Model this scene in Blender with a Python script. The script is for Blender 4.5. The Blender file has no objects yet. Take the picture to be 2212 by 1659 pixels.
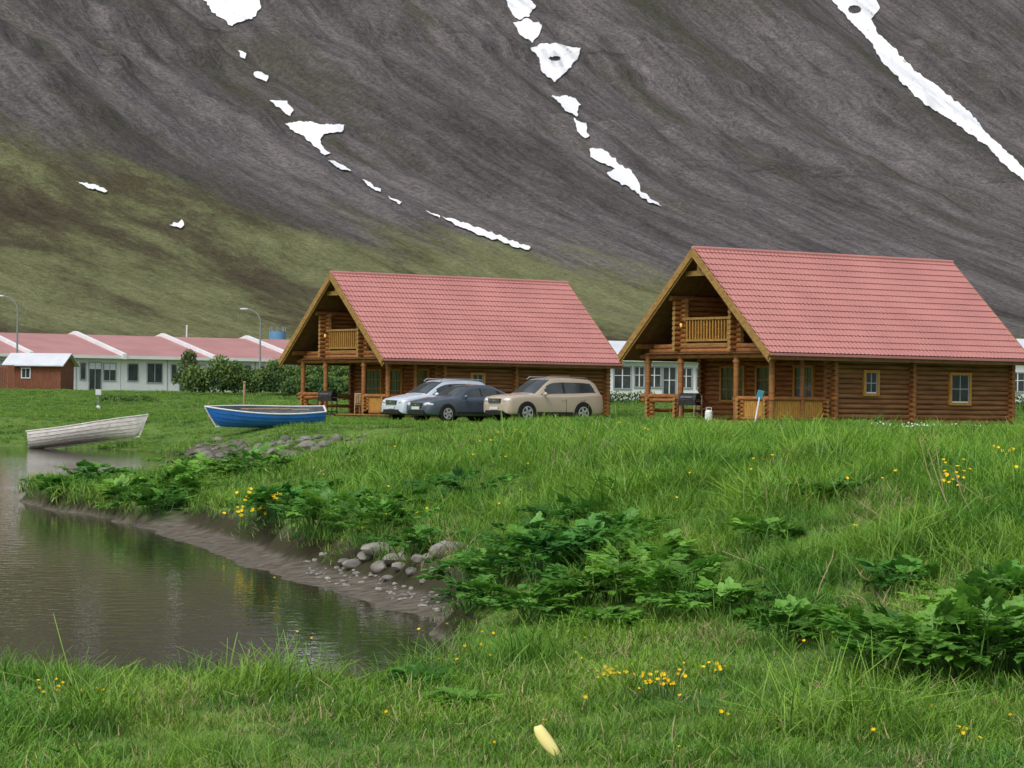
import bpy, bmesh, math, random
import numpy as np
from mathutils import Vector, Matrix, Euler
from mathutils.bvhtree import BVHTree
random.seed(7); rng=np.random.default_rng(7)
scene=bpy.context.scene
F=6000.0; CZ=1.9; ROLL=0.012

# ------------------------------------------------------------------ helpers
def sstep(a,b,x):
    t=np.clip((x-a)/(b-a),0,1); return t*t*(3-2*t)
def vnoise(x,y,seed=0):
    x=np.asarray(x,float); y=np.asarray(y,float)
    xi=np.floor(x); yi=np.floor(y); xf=x-xi; yf=y-yi
    xf=xf*xf*(3-2*xf); yf=yf*yf*(3-2*yf)
    def h(a,b):
        v=np.sin(a*127.1+b*311.7+seed*74.7)*43758.5453
        return v-np.floor(v)
    return (h(xi,yi)*(1-xf)+h(xi+1,yi)*xf)*(1-yf)+(h(xi,yi+1)*(1-xf)+h(xi+1,yi+1)*xf)*yf
def fbm(x,y,oct=4,seed=0):
    s=0;a=.5
    for i in range(oct):
        s=s+a*(vnoise(x,y,seed+i*3)-.5); x=x*2.03; y=y*2.03; a*=.5
    return s

WATER=[(-160,112),(-19.4,106.5),(-16,104.8),(-13.7,101),(-11.5,95),(-10,91),(-8.0,89),(-6.0,86.5),(-4.6,82),(-4.6,76),(-5.2,70),(-6.4,64),(-7.8,58.5),(-8.8,54.5),(-9.0,51),
(-7.8,47),(-6.5,44.4),(-5.7,42),(-4.6,38),(-3.3,32.8),(-1.95,27.9),(-1.1,25.7),(-.62,23.9),(-.42,21.8),(-.5,19.2),(-1.0,18.3),(-1.67,18.5),(-2.7,18.8),(-3.87,19.3),(-8,20.5),(-20,22.5),(-160,22.5)]
WP=np.array(WATER)
def wdist(x,y):
    """signed distance to the water outline, positive on land"""
    x=np.asarray(x,float); y=np.asarray(y,float)
    d2=np.full(x.shape,1e12); ins=np.zeros(x.shape,bool)
    n=len(WP)
    for i in range(n):
        ax,ay=WP[i]; bx,by=WP[(i+1)%n]
        ex,ey=bx-ax,by-ay
        t=np.clip(((x-ax)*ex+(y-ay)*ey)/(ex*ex+ey*ey),0,1)
        dd=(x-ax-t*ex)**2+(y-ay-t*ey)**2
        d2=np.minimum(d2,dd)
        if ay!=by:
            c=((ay>y)!=(by>y))&(x<(bx-ax)*(y-ay)/(by-ay)+ax)
            ins^=c
    d=np.sqrt(d2)
    return np.where(ins,-d,d)
PH=math.radians(35)
def gmount(x,y):
    s=-x*math.sin(PH)+y*math.cos(PH); t=x*math.cos(PH)+y*math.sin(PH)
    q=np.maximum(s-230,0)
    z=np.where(q<400,.0009*q*q,.0009*400**2+.72*(q-400))
    m=sstep(15,80,z)
    t2=t+8*fbm(t/90,s/160,2,61)
    g1=np.abs(fbm(t2/48+1.3,s/900,3,11))*2
    z=z+m*(g1*20-6)+m*6*fbm(t2/20,s/320,3,5)+sstep(2,30,z)*5*fbm(t/50,s/50,3,31)+m*1.6*fbm(t/5,s/9,3,51)
    oc=sstep(.55,.63,vnoise(t/60+3,z/14+t/200,91))*m
    return z+oc*3.5*(vnoise(t/5,z/4,93))
def mudmask(x,y,d):
    return sstep(22.8,24,y)*(1-sstep(40.5,43,y))*(x<0.4)
def H(x,y):
    x=np.asarray(x,float); y=np.asarray(y,float)
    d=wdist(x,y)+fbm(x*1.1,y*1.1,3,2)*.5
    mud=mudmask(x,y,d)
    lawn=.08+.22*sstep(19.5,23,y)+.10*sstep(-1,1.5,x)
    basen=lawn*sstep(-.05,.30,d)
    basem=.07*sstep(0,.6,d)+.30*sstep(.5,.95,d)
    base=basen*(1-mud)+basem*mud
    far=sstep(80,90,y)
    base=base*(1-far)+(.12*sstep(0,1.5,d))*far
    A=.85*sstep(13.5,25,y)*sstep(-7.5,.5,x)*sstep(.3,5.0,d)
    B=.93*sstep(85,93,y)*sstep(.6,6.5,d)
    hh=base+np.maximum(A,B)
    hh=np.where(d<0,-.5*sstep(0,2.0,-d),hh)
    hh=hh+1.35*sstep(120,185,y)
    land=sstep(.3,2,d)*(1-sstep(90,100,y)*.7)*(.35+.65*sstep(17,22,y))
    hh=hh+land*(.28*fbm(x*.5,y*.35,3,8)+.20*fbm(x*1.6,y*1.3,2,9))
    return hh+gmount(x,y)
def ray(px,py):
    dx=px-1106; dy=py-829.5
    dxu=dx+dy*ROLL; dyu=dy-dx*ROLL
    return dxu/F,(40.5-dyu)/F
def hit(px,py,dmin=9,dmax=320):
    u,v=ray(px,py)
    ds=np.arange(dmin,dmax,.08)
    z=CZ+v*ds; h=np.maximum(H(u*ds,ds),0)
    k=np.argmax(z<=h)
    if not (z<=h).any(): k=len(ds)-1
    d=ds[k]; return float(u*d),float(d),float(h[k])
def at(px,d):
    u=(px-1106)/F
    return u*d
def Hs(x,y): return float(H(np.array([x]),np.array([y]))[0])

# ------------------------------------------------------------------ materials
def M(name,c1,c2=None,scale=5,rough=.8,stretch=(1,1,1),bump=0,spec=.3,metal=0,detail=3,coat=0,bdist=.02,lo=.35,hi=.65):
    m=bpy.data.materials.new(name); m.use_nodes=True
    nt=m.node_tree; b=nt.nodes['Principled BSDF']
    b.inputs['Roughness'].default_value=rough; b.inputs['Metallic'].default_value=metal
    b.inputs['Specular IOR Level'].default_value=spec
    b.inputs['Coat Weight'].default_value=coat
    if c2 is None: c2=tuple(c*.8 for c in c1)
    tc=nt.nodes.new('ShaderNodeTexCoord'); mp=nt.nodes.new('ShaderNodeMapping')
    mp.inputs['Scale'].default_value=stretch
    nt.links.new(tc.outputs['Object'],mp.inputs[0])
    n=nt.nodes.new('ShaderNodeTexNoise'); n.inputs['Scale'].default_value=scale; n.inputs['Detail'].default_value=detail
    nt.links.new(mp.outputs[0],n.inputs['Vector'])
    r=nt.nodes.new('ShaderNodeValToRGB')
    r.color_ramp.elements[0].position=lo; r.color_ramp.elements[1].position=hi
    r.color_ramp.elements[0].color=(*c1,1); r.color_ramp.elements[1].color=(*c2,1)
    nt.links.new(n.outputs['Fac'],r.inputs[0]); nt.links.new(r.outputs[0],b.inputs['Base Color'])
    if bump:
        bp=nt.nodes.new('ShaderNodeBump'); bp.inputs['Strength'].default_value=bump; bp.inputs['Distance'].default_value=bdist
        nt.links.new(n.outputs['Fac'],bp.inputs['Height']); nt.links.new(bp.outputs[0],b.inputs['Normal'])
    return m
def leafmat(name,dark,light,transl=.3,rough=.6,spec=.25):
    m=bpy.data.materials.new(name); m.use_nodes=True; nt=m.node_tree; N=nt.nodes; L=nt.links
    out=N['Material Output']; N.remove(N['Principled BSDF'])
    b=N.new('ShaderNodeBsdfDiffuse')
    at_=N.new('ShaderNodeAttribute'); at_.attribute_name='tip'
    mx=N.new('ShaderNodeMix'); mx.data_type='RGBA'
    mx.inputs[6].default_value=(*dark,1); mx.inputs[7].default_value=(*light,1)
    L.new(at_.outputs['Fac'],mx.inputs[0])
    g=N.new('ShaderNodeNewGeometry'); n=N.new('ShaderNodeTexNoise'); n.inputs['Scale'].default_value=.8; n.inputs['Detail'].default_value=3
    L.new(g.outputs['Position'],n.inputs['Vector'])
    oi=N.new('ShaderNodeObjectInfo')
    ad=N.new('ShaderNodeMath'); ad.operation='MULTIPLY_ADD'; ad.inputs[1].default_value=.22; 
    L.new(oi.outputs['Random'],ad.inputs[0]); L.new(n.outputs['Fac'],ad.inputs[2])
    r=N.new('ShaderNodeValToRGB'); e=r.color_ramp.elements
    e[0].position=.42; e[0].color=(.48,.70,.60,1); e[1].position=.78; e[1].color=(1.35,1.15,.85,1)
    L.new(ad.outputs[0],r.inputs[0])
    mu=N.new('ShaderNodeMix'); mu.data_type='RGBA'; mu.blend_type='MULTIPLY'; mu.inputs[0].default_value=1
    L.new(mx.outputs[2],mu.inputs[6]); L.new(r.outputs[0],mu.inputs[7])
    L.new(mu.outputs[2],b.inputs[0])
    t=N.new('ShaderNodeBsdfTranslucent'); L.new(mu.outputs[2],t.inputs[0])
    ms=N.new('ShaderNodeMixShader'); ms.inputs[0].default_value=transl
    L.new(b.outputs[0],ms.inputs[1]); L.new(t.outputs[0],ms.inputs[2])
    gl=N.new('ShaderNodeBsdfGlossy'); gl.inputs['Roughness'].default_value=rough; gl.inputs[0].default_value=(.8,.85,.8,1)
    m2=N.new('ShaderNodeMixShader'); m2.inputs[0].default_value=spec*.16
    L.new(ms.outputs[0],m2.inputs[1]); L.new(gl.outputs[0],m2.inputs[2]); L.new(m2.outputs[0],out.inputs[0])
    return m

m_log=M('varnished_log',(.36,.155,.05),(.20,.08,.026),3,.55,(1,1,6),.15,.35)
m_logd=M('dark_log_side',(.29,.135,.058),(.16,.07,.030),1.6,.6,(.5,3,5),.15,.3)
m_tan=M('tan_board',(.38,.23,.075),(.26,.15,.045),4,.6,(1,1,3),.1)
m_panel=M('orange_board',(.52,.28,.065),(.38,.18,.04),5,.6,(4,4,1),.1)
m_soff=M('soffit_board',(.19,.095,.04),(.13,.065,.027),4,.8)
m_roof=M('red_metal_roof',(.54,.235,.215),(.47,.20,.185),.5,.45,(1,1,1),.0,.35,detail=6)
m_roof2=M('faded_red_roof',(.46,.24,.23),(.40,.20,.195),.5,.7)
m_glass=M('window_glass',(.03,.04,.045),(.06,.07,.07),1.5,.08,(1,1,1),0,.8)
m_black=M('black_metal',(.015,.015,.017),(.03,.03,.03),8,.45)
m_white=M('white_paint',(.76,.78,.80),(.68,.70,.72),.7,.8)
m_whiteroof=M('pale_metal_roof',(.66,.70,.75),(.58,.61,.67),1,.6)
m_frame=M('window_frame_grey',(.34,.38,.40),(.27,.30,.32),2,.6)
m_redwood=M('red_brown_plank',(.24,.095,.055),(.16,.06,.035),4,.8,(5,5,1),.2)
m_galv=M('galvanised_steel',(.30,.32,.34),(.24,.26,.28),6,.5,metal=.3)
m_rock=M('shore_rock',(.34,.32,.29),(.17,.16,.145),3.5,.9,bump=.5,bdist=.05)
m_rock2=M('lichen_rock',(.24,.23,.20),(.12,.115,.10),2.5,.9,bump=.5,bdist=.05)
m_tire=M('tyre_rubber',(.012,.012,.013),(.02,.02,.02),10,.85)
m_rim=M('alloy_rim',(.50,.51,.52),(.4,.41,.42),6,.35,metal=.3)
m_chrome=M('chrome_trim',(.6,.6,.62),(.5,.5,.52),6,.18,metal=.9)
m_lampg=M('headlamp_glass',(.68,.71,.74),(.5,.52,.55),9,.12,spec=.8)
m_beige=M('beige_car_paint',(.50,.42,.33),(.47,.39,.305),2,.28,metal=.1,coat=.6)
m_navy=M('slate_car_paint',(.075,.10,.135),(.07,.09,.12),2,.25,metal=.1,coat=.8)
m_silver=M('silver_car_paint',(.60,.68,.78),(.55,.63,.73),2,.28,metal=.1,coat=.6)
m_plate=M('number_plate',(.65,.66,.68),(.6,.6,.62),2,.5)
m_blue=M('blue_hull_paint',(.02,.15,.50),(.018,.12,.40),2.5,.45,spec=.4)
m_boatw=M('weathered_white_hull',(.78,.76,.73),(.54,.50,.45),5,.7,(1,1,6),.1)
m_boatin=M('grey_boat_inside',(.14,.16,.18),(.09,.11,.13),4,.7)
m_wood=M('pale_wood',(.42,.29,.16),(.30,.20,.10),6,.7)
m_yellow=M('yellow_plastic',(.85,.76,.30),(.8,.70,.25),6,.4)
m_bluep=M('light_blue_plastic',(.12,.42,.62),(.1,.36,.55),6,.5)
m_petal=M('yellow_petal',(.85,.62,.01),(.75,.50,.01),20,.7)
m_wpetal=M('white_petal',(.8,.8,.8),(.7,.7,.7),20,.7)
m_straw=M('dry_straw',(.46,.38,.21),(.32,.26,.14),9,.9)
m_snow=M('snow',(.90,.91,.93),(.84,.86,.89),.05,.85,bump=.1,bdist=1)
m_tankb=M('blue_tank',(.14,.30,.5),(.12,.26,.44),2,.6)
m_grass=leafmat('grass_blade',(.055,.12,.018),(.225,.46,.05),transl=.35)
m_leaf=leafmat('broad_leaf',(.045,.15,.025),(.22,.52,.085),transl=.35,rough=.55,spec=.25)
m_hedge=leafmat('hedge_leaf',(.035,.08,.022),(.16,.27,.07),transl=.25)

m_lit=bpy.data.materials.new('lit_bulb'); m_lit.use_nodes=True
m_lit.node_tree.nodes['Principled BSDF'].inputs['Base Color'].default_value=(.9,.6,.1,1)
m_lit.node_tree.nodes['Principled BSDF'].inputs['Emission Color'].default_value=(1,.6,.06,1)
m_lit.node_tree.nodes['Principled BSDF'].inputs['Emission Strength'].default_value=.35

# ------------------------------------------------------------------ mesh builder
def link(o,parent=None):
    scene.collection.objects.link(o)
    if parent: o.parent=parent
    return o
def empty(name,loc=(0,0,0),rz=0,sc=1,rx=0,ry=0):
    e=bpy.data.objects.new(name,None); e.location=loc; e.rotation_euler=(rx,ry,rz); e.scale=(sc,)*3
    e.empty_display_size=.2
    return link(e)
class MB:
    def __init__(s): s.v=[];s.f=[];s.m=[];s.mats=[];s.tip=None
    def mi(s,mat):
        if mat not in s.mats: s.mats.append(mat)
        return s.mats.index(mat)
    def add(s,vs,fs,mat):
        o=len(s.v); k=s.mi(mat)
        s.v+= [tuple(p) for p in vs]
        for f in fs: s.f.append(tuple(o+i for i in f)); s.m.append(k)
    def box(s,a,b,mat,R=None,piv=None):
        x0,y0,z0=a;x1,y1,z1=b
        vs=[(x0,y0,z0),(x1,y0,z0),(x1,y1,z0),(x0,y1,z0),(x0,y0,z1),(x1,y0,z1),(x1,y1,z1),(x0,y1,z1)]
        if R is not None:
            pv=Vector(piv if piv else ((x0+x1)/2,(y0+y1)/2,(z0+z1)/2))
            vs=[tuple(pv+R@(Vector(p)-pv)) for p in vs]
        s.add(vs,[(0,3,2,1),(4,5,6,7),(0,1,5,4),(1,2,6,5),(2,3,7,6),(3,0,4,7)],mat)
    def cyl(s,p0,p1,r,mat,n=10,r1=None,capm=None):
        p0=Vector(p0);p1=Vector(p1); d=(p1-p0).normalized()
        a=d.orthogonal().normalized(); b=d.cross(a)
        if r1 is None: r1=r
        vs=[];
        for i in range(n):
            t=2*math.pi*i/n; vs.append(p0+(a*math.cos(t)+b*math.sin(t))*r)
        for i in range(n):
            t=2*math.pi*i/n; vs.append(p1+(a*math.cos(t)+b*math.sin(t))*r1)
        s.add(vs,[(i,(i+1)%n,n+(i+1)%n,n+i) for i in range(n)],mat)
        o=len(s.v)-2*n; k=s.mi(capm or mat)
        s.f.append(tuple(o+i for i in reversed(range(n)))); s.m.append(k)
        s.f.append(tuple(o+n+i for i in range(n))); s.m.append(k)
    def tube(s,pts,r,mat,n=6,r1=None):
        k=len(pts)-1
        for i in range(k):
            ra=r if r1 is None else r+(r1-r)*i/k; rb=r if r1 is None else r+(r1-r)*(i+1)/k
            s.cyl(pts[i],pts[i+1],ra,mat,n,rb)
    def ell(s,c,r,mat,nu=12,nv=8,R=None):
        vs=[];fs=[]
        for j in range(nv+1):
            ph=math.pi*j/nv
            for i in range(nu):
                th=2*math.pi*i/nu
                p=Vector((r[0]*math.sin(ph)*math.cos(th),r[1]*math.sin(ph)*math.sin(th),r[2]*math.cos(ph)))
                if R is not None: p=R@p
                vs.append(Vector(c)+p)
        for j in range(nv):
            for i in range(nu):
                fs.append((j*nu+i,(j+1)*nu+i,(j+1)*nu+(i+1)%nu,j*nu+(i+1)%nu))
        s.add(vs,fs,mat)
    def obj(s,name,parent=None,smooth=None,tip=None,linkit=True):
        me=bpy.data.meshes.new(name); me.from_pydata(s.v,[],s.f)
        for m in s.mats: me.materials.append(m)
        me.polygons.foreach_set('material_index',s.m)
        if smooth is not None:
            me.polygons.foreach_set('use_smooth',[True]*len(me.polygons))
            if smooth<180: me.set_sharp_from_angle(angle=math.radians(smooth))
        if tip is not None:
            a=me.attributes.new('tip','FLOAT','POINT'); a.data.foreach_set('value',np.asarray(tip,dtype=np.float32))
        me.update()
        o=bpy.data.objects.new(name,me)
        if linkit: link(o,parent)
        return o
def npmesh(name,verts,faces,mat,smooth=True,attrs=None,linkit=True):
    me=bpy.data.meshes.new(name)
    verts=np.asarray(verts,dtype=np.float32); faces=np.asarray(faces,dtype=np.int32)
    k=faces.shape[1]
    me.vertices.add(len(verts)); me.vertices.foreach_set('co',verts.ravel())
    me.loops.add(faces.size); me.loops.foreach_set('vertex_index',faces.ravel())
    me.polygons.add(len(faces)); me.polygons.foreach_set('loop_start',np.arange(len(faces),dtype=np.int32)*k)
    me.update(calc_edges=True)
    me.polygons.foreach_set('use_smooth',np.full(len(faces),smooth))
    me.materials.append(mat)
    if attrs:
        for n,a in attrs.items():
            at_=me.attributes.new(n,'FLOAT','POINT'); at_.data.foreach_set('value',np.asarray(a,dtype=np.float32))
    me.validate(); me.update()
    o=bpy.data.objects.new(name,me)
    if linkit: link(o)
    return o
def gridfaces(nr,nc):
    i=np.arange(nr-1)[:,None]*nc+np.arange(nc-1)[None,:]
    i=i.ravel(); return np.stack([i,i+1,i+1+nc,i+nc],1)

# ------------------------------------------------------------------ ground
def ground_material():
    m=bpy.data.materials.new('meadow_ground'); m.use_nodes=True; nt=m.node_tree;N=nt.nodes;L=nt.links
    b=N['Principled BSDF']; b.inputs['Roughness'].default_value=.95; b.inputs['Specular IOR Level'].default_value=.15
    g=N.new('ShaderNodeNewGeometry')
    n1=N.new('ShaderNodeTexNoise'); n1.inputs['Scale'].default_value=.35; n1.inputs['Detail'].default_value=7; n1.inputs['Roughness'].default_value=.65
    n2=N.new('ShaderNodeTexNoise'); n2.inputs['Scale'].default_value=7; n2.inputs['Detail'].default_value=5
    for n in (n1,n2): L.new(g.outputs['Position'],n.inputs['Vector'])
    r=N.new('ShaderNodeValToRGB'); e=r.color_ramp.elements
    e[0].position=.3; e[0].color=(.06,.12,.022,1); e[1].position=.7; e[1].color=(.15,.25,.05,1)
    L.new(n1.outputs['Fac'],r.inputs[0])
    r2=N.new('ShaderNodeValToRGB'); e=r2.color_ramp.elements
    e[0].position=.3; e[0].color=(.07,.06,.047,1); e[1].position=.7; e[1].color=(.18,.16,.13,1)
    L.new(n2.outputs['Fac'],r2.inputs[0])
    a=N.new('ShaderNodeAttribute'); a.attribute_name='mud'
    mx=N.new('ShaderNodeMix'); mx.data_type='RGBA'
    L.new(a.outputs['Fac'],mx.inputs[0]); L.new(r.outputs[0],mx.inputs[6]); L.new(r2.outputs[0],mx.inputs[7])
    a2=N.new('ShaderNodeAttribute'); a2.attribute_name='cut'
    mx2=N.new('ShaderNodeMix'); mx2.data_type='RGBA'; mx2.inputs[7].default_value=(.045,.042,.022,1)
    L.new(a2.outputs['Fac'],mx2.inputs[0]); L.new(mx.outputs[2],mx2.inputs[6])
    L.new(mx2.outputs[2],b.inputs['Base Color'])
    bp=N.new('ShaderNodeBump'); bp.inputs['Strength'].default_value=.6; bp.inputs['Distance'].default_value=.05
    L.new(n2.outputs['Fac'],bp.inputs['Height']); L.new(bp.outputs[0],b.inputs['Normal'])
    return m
a=np.linspace(-.24,.24,360); b=np.linspace(.25,3.0,60); us=np.concatenate([-b[::-1],a,b])
ys=np.concatenate([np.linspace(4,9,12)[:-1],9*np.exp(np.linspace(0,math.log(240/9),700))])
Y,U=np.meshgrid(ys,us,indexing='ij'); X=U*Y
Z=H(X,Y)
D=wdist(X,Y)+fbm(X*1.1,Y*1.1,3,2)*.5
MM=mudmask(X,Y,D)
stony=(1-sstep(1.8,3.6,D+fbm(X*.8,Y*.8,2,4)*4))*sstep(84,87,Y)*(X>-11.5)*(X<2)*(1-sstep(100,104,Y))
mud=np.clip((1-sstep(.7,.95,D))*MM+(1-sstep(.0,.22,D))+stony,0,1)
cut=np.clip(sstep(.5,.6,D)*(1-sstep(.75,.9,D))*MM + sstep(0,.05,D)*(1-sstep(.15,.28,D))*(1-MM)*(Y<84),0,1)
V=np.stack([X.ravel(),Y.ravel(),Z.ravel()],1)
bx=us*4; back=[]
for yy in (3,-5,-60,-400):
    xs_=bx if yy==3 else bx*(1+abs(yy)*.6)
    back.append(np.stack([xs_,np.full_like(xs_,yy),np.full_like(xs_,.15)],1))
V=np.concatenate(back[::-1]+[V]); Fc=gridfaces(len(ys)+4,len(us))
zz=np.zeros(4*len(us))
ground=npmesh('ground',V,Fc,ground_material(),True,{'mud':np.concatenate([zz,mud.ravel()]),'cut':np.concatenate([zz,cut.ravel()])})

# ------------------------------------------------------------------ mountain
def mountain_material():
    m=bpy.data.materials.new('mountain_slope'); m.use_nodes=True; nt=m.node_tree;N=nt.nodes;L=nt.links
    b=N['Principled BSDF']; b.inputs['Roughness'].default_value=1; b.inputs['Specular IOR Level'].default_value=.05
    g=N.new('ShaderNodeNewGeometry')
    mp=N.new('ShaderNodeVectorRotate'); mp.rotation_type='Z_AXIS'; mp.inputs['Angle'].default_value=-PH
    L.new(g.outputs['Position'],mp.inputs['Vector'])
    def noise(sc,scale,det,rough=.6,dist=0):
        k=N.new('ShaderNodeMapping'); k.inputs['Scale'].default_value=sc; L.new(mp.outputs[0],k.inputs[0])
        n=N.new('ShaderNodeTexNoise'); n.inputs['Scale'].default_value=scale; n.inputs['Detail'].default_value=det; n.inputs['Roughness'].default_value=rough
        n.inputs['Distortion'].default_value=dist
        L.new(k.outputs[0],n.inputs['Vector']); return n.outputs['Fac']
    def ramp(fac,stops):
        r=N.new('ShaderNodeValToRGB'); el=r.color_ramp.elements
        while len(el)<len(stops): el.new(.5)
        for e,(p,c) in zip(el,stops): e.position=p; e.color=(*c,1)
        L.new(fac,r.inputs[0]); return r.outputs[0]
    def mix(f,a,c,bt='MIX'):
        x=N.new('ShaderNodeMix'); x.data_type='RGBA'; x.blend_type=bt
        if isinstance(f,float): x.inputs[0].default_value=f
        else: L.new(f,x.inputs[0])
        L.new(a,x.inputs[6]); L.new(c,x.inputs[7]); return x.outputs[2]
    streak=noise((1,.12,.12),.05,9,.68)
    streakf=noise((1,.22,.22),.35,5,.7)
    blot=noise((1,.4,.4),.035,9,.74,dist=.2)
    fine=noise((1,.9,.9),1.1,4,.8)
    rock=ramp(streak,[(.30,(.078,.070,.066)),(.43,(.118,.108,.107)),(.52,(.152,.139,.140)),(.60,(.182,.164,.163)),(.72,(.128,.113,.108))])
    rock=mix(1.0,rock,ramp(fine,[(.3,(.50,.50,.51)),(.7,(1.50,1.50,1.50))]),'MULTIPLY')
    rock=mix(1.0,rock,ramp(streakf,[(.34,(.76,.76,.76)),(.66,(1.22,1.21,1.20))]),'MULTIPLY')
    rn=noise((1,.07,.07),.09,8,.66)
    rock=mix(1.0,rock,ramp(rn,[(.45,(1,1,1)),(.485,(.72,.72,.71)),(.52,(1,1,1))]),'MULTIPLY')
    moss=ramp(fine,[(.3,(.045,.048,.034)),(.7,(.105,.106,.070))])
    rock=mix(ramp(noise((1,.20,.20),.03,10,.78),[(.50,(0,0,0)),(.62,(.8,.8,.8))]),rock,moss)
    oc=noise((.35,.6,2.6),.05,8,.75)
    rock=mix(ramp(oc,[(.59,(0,0,0)),(.66,(.8,.8,.8))]),rock,ramp(fine,[(.35,(.034,.032,.032)),(.65,(.095,.088,.084))]))
    grass=ramp(blot,[(.32,(.070,.055,.038)),(.42,(.100,.092,.054)),(.49,(.158,.168,.082)),(.58,(.205,.218,.108)),(.70,(.160,.148,.092))])
    grass=mix(1.0,grass,ramp(fine,[(.3,(.62,.62,.62)),(.7,(1.34,1.34,1.34))]),'MULTIPLY')
    grass=mix(1.0,grass,ramp(streakf,[(.34,(.84,.84,.83)),(.66,(1.14,1.14,1.14))]),'MULTIPLY')
    sx=N.new('ShaderNodeSeparateXYZ'); L.new(g.outputs['Position'],sx.inputs[0])
    a0=N.new('ShaderNodeMath'); a0.operation='MULTIPLY_ADD'; a0.inputs[1].default_value=.19; L.new(sx.outputs['X'],a0.inputs[0]); L.new(sx.outputs['Z'],a0.inputs[2])
    a=N.new('ShaderNodeMath'); a.operation='MULTIPLY_ADD'; a.inputs[1].default_value=50
    L.new(noise((1,.22,.22),.035,10,.72),a.inputs[0]); L.new(a0.outputs[0],a.inputs[2])
    mr=N.new('ShaderNodeMapRange'); mr.inputs['From Min'].default_value=50; mr.inputs['From Max'].default_value=59
    mr.interpolation_type='SMOOTHSTEP'
    L.new(a.outputs[0],mr.inputs['Value'])
    col=mix(mr.outputs[0],grass,rock)
    L.new(col,b.inputs['Base Color'])
    bp=N.new('ShaderNodeBump'); bp.inputs['Strength'].default_value=.7; bp.inputs['Distance'].default_value=1.4
    L.new(fine,bp.inputs['Height']); L.new(bp.outputs[0],b.inputs['Normal'])
    return m
mu_=np.concatenate([-np.linspace(.215,1.2,60)[::-1],np.linspace(-.21,.21,500),np.linspace(.215,1.2,60)])
my=238*np.exp(np.linspace(0,math.log(2900/238),640))
Y,U=np.meshgrid(my,mu_,indexing='ij'); X=U*Y; Z=H(X,Y)-np.where(Y<239,.02,0)
mv=np.stack([X.ravel(),Y.ravel(),Z.ravel()],1); mf=gridfaces(len(my),len(mu_))
mountain=npmesh('mountain',mv,mf,mountain_material(),True)
bvh=BVHTree.FromPolygons([tuple(p) for p in mv.tolist()],[tuple(f) for f in mf.tolist()])

SN=[[(430,-60),(575,-60),(560,0),(562,20),(545,42),(515,50),(500,60),(485,45),(450,20),(437,0)],
[(515,110),(530,118),(528,130),(515,125)],[(548,155),(578,165),(575,178),(550,170)],
[(582,220),(620,220),(632,240),(625,252),(600,235)],
[(615,268),(660,265),(700,270),(742,272),(740,286),(700,292),(690,305),(698,325),(712,335),(700,338),(680,318),(655,295),(625,280)],
[(705,350),(730,355),(757,372),(740,370)],[(780,390),(822,411),(820,418),(800,408)],[(838,427),(868,438),(864,445)],
[(920,459),(950,471),(948,477)],[(955,469),(1010,488),(1080,513),(1145,538),(1140,545),(1070,523),(1000,499)],
[(168,397),(200,401),(232,416),(225,421),(190,409)],[(365,488),(385,485),(392,478),(397,490),(390,498)],
[(1075,-60),(1140,-60),(1140,0),(1155,12),(1140,38),(1120,45),(1100,25),(1088,0)],
[(1108,52),(1140,42),(1170,55),(1165,75),(1150,95),(1125,78)],
[(1145,105),(1165,97),(1200,95),(1252,108),(1245,130),(1215,165),(1195,178),(1170,160),(1165,130)],
[(1190,210),(1225,208),(1252,225),(1245,255),(1220,240)],[(1240,260),(1262,270),(1272,295),(1262,302),(1245,285)],
[(1275,325),(1300,325),(1330,345),(1335,358),(1360,370),(1380,395),(1385,415),(1410,435),(1430,452),(1400,438),(1360,410),(1320,390),(1310,378),(1328,366),(1290,350),(1273,340)],
[(1760,-60),(1880,-60),(1890,0),(1902,18),(1882,45),(1895,70),(1940,115),(1985,160),(2040,200),(2090,240),(2130,290),(2175,330),(2212,365),(2330,470),(2320,480),(2212,392),(2170,358),(2120,308),(2060,268),(2000,228),(1950,182),(1900,130),(1880,90),(1835,45),(1797,0)]]
HOLES=[(1197,128,13,5),(1846,22,14,9)]
sv=[];sf=[]
for poly in SN:
    pts=[]; n=len(poly)
    for i in range(n):
        a=np.array(poly[i],float);b_=np.array(poly[(i+1)%n],float)
        L_=np.hypot(*(b_-a)); k=max(1,int(L_/3))
        for j in range(k):
            p=a+(b_-a)*j/k
            amp=min(4,L_/6)
            p=p+np.array([fbm(p[0]/9,p[1]/9,3,1),fbm(p[0]/9,p[1]/9,3,2)])*2.8*amp
            pts.append(p)
    bm=bmesh.new()
    vs=[bm.verts.new((p[0],-p[1],0)) for p in pts]
    bm.faces.new(vs)
    bmesh.ops.triangulate(bm,faces=bm.faces[:],ngon_method='EAR_CLIP')
    for it in range(6):
        ee=[e for e in bm.edges if e.calc_length()>5]
        if not ee: break
        bmesh.ops.subdivide_edges(bm,edges=ee,cuts=1)
        bmesh.ops.triangulate(bm,faces=[f for f in bm.faces if len(f.verts)>3])
    bm.verts.index_update()
    off=len(sv)
    for v in bm.verts:
        u,w=ray(v.co.x,-v.co.y)
        d=Vector((u,1,w)).normalized()
        h=bvh.ray_cast(Vector((0,0,CZ))+d*245,d)
        p=(h[0]+(h[1] if h[1].z>0 else -h[1])*.35) if h[0] is not None else Vector((0,0,CZ))+d*900
        sv.append(tuple(p))
    for f in bm.faces:
        c=f.calc_center_median()
        if any(((c.x-hx)/rx)**2+((-c.y-hy)/ry)**2<1 for hx,hy,rx,ry in HOLES): continue
        q=[off+v.index for v in f.verts]
        P=[Vector(sv[i]) for i in q]
        if max((P[0]-P[1]).length,(P[1]-P[2]).length,(P[2]-P[0]).length)>40: continue
        sf.append(q)
    bm.free()
npmesh('snow_patches',sv,sf,m_snow,True)

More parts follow.
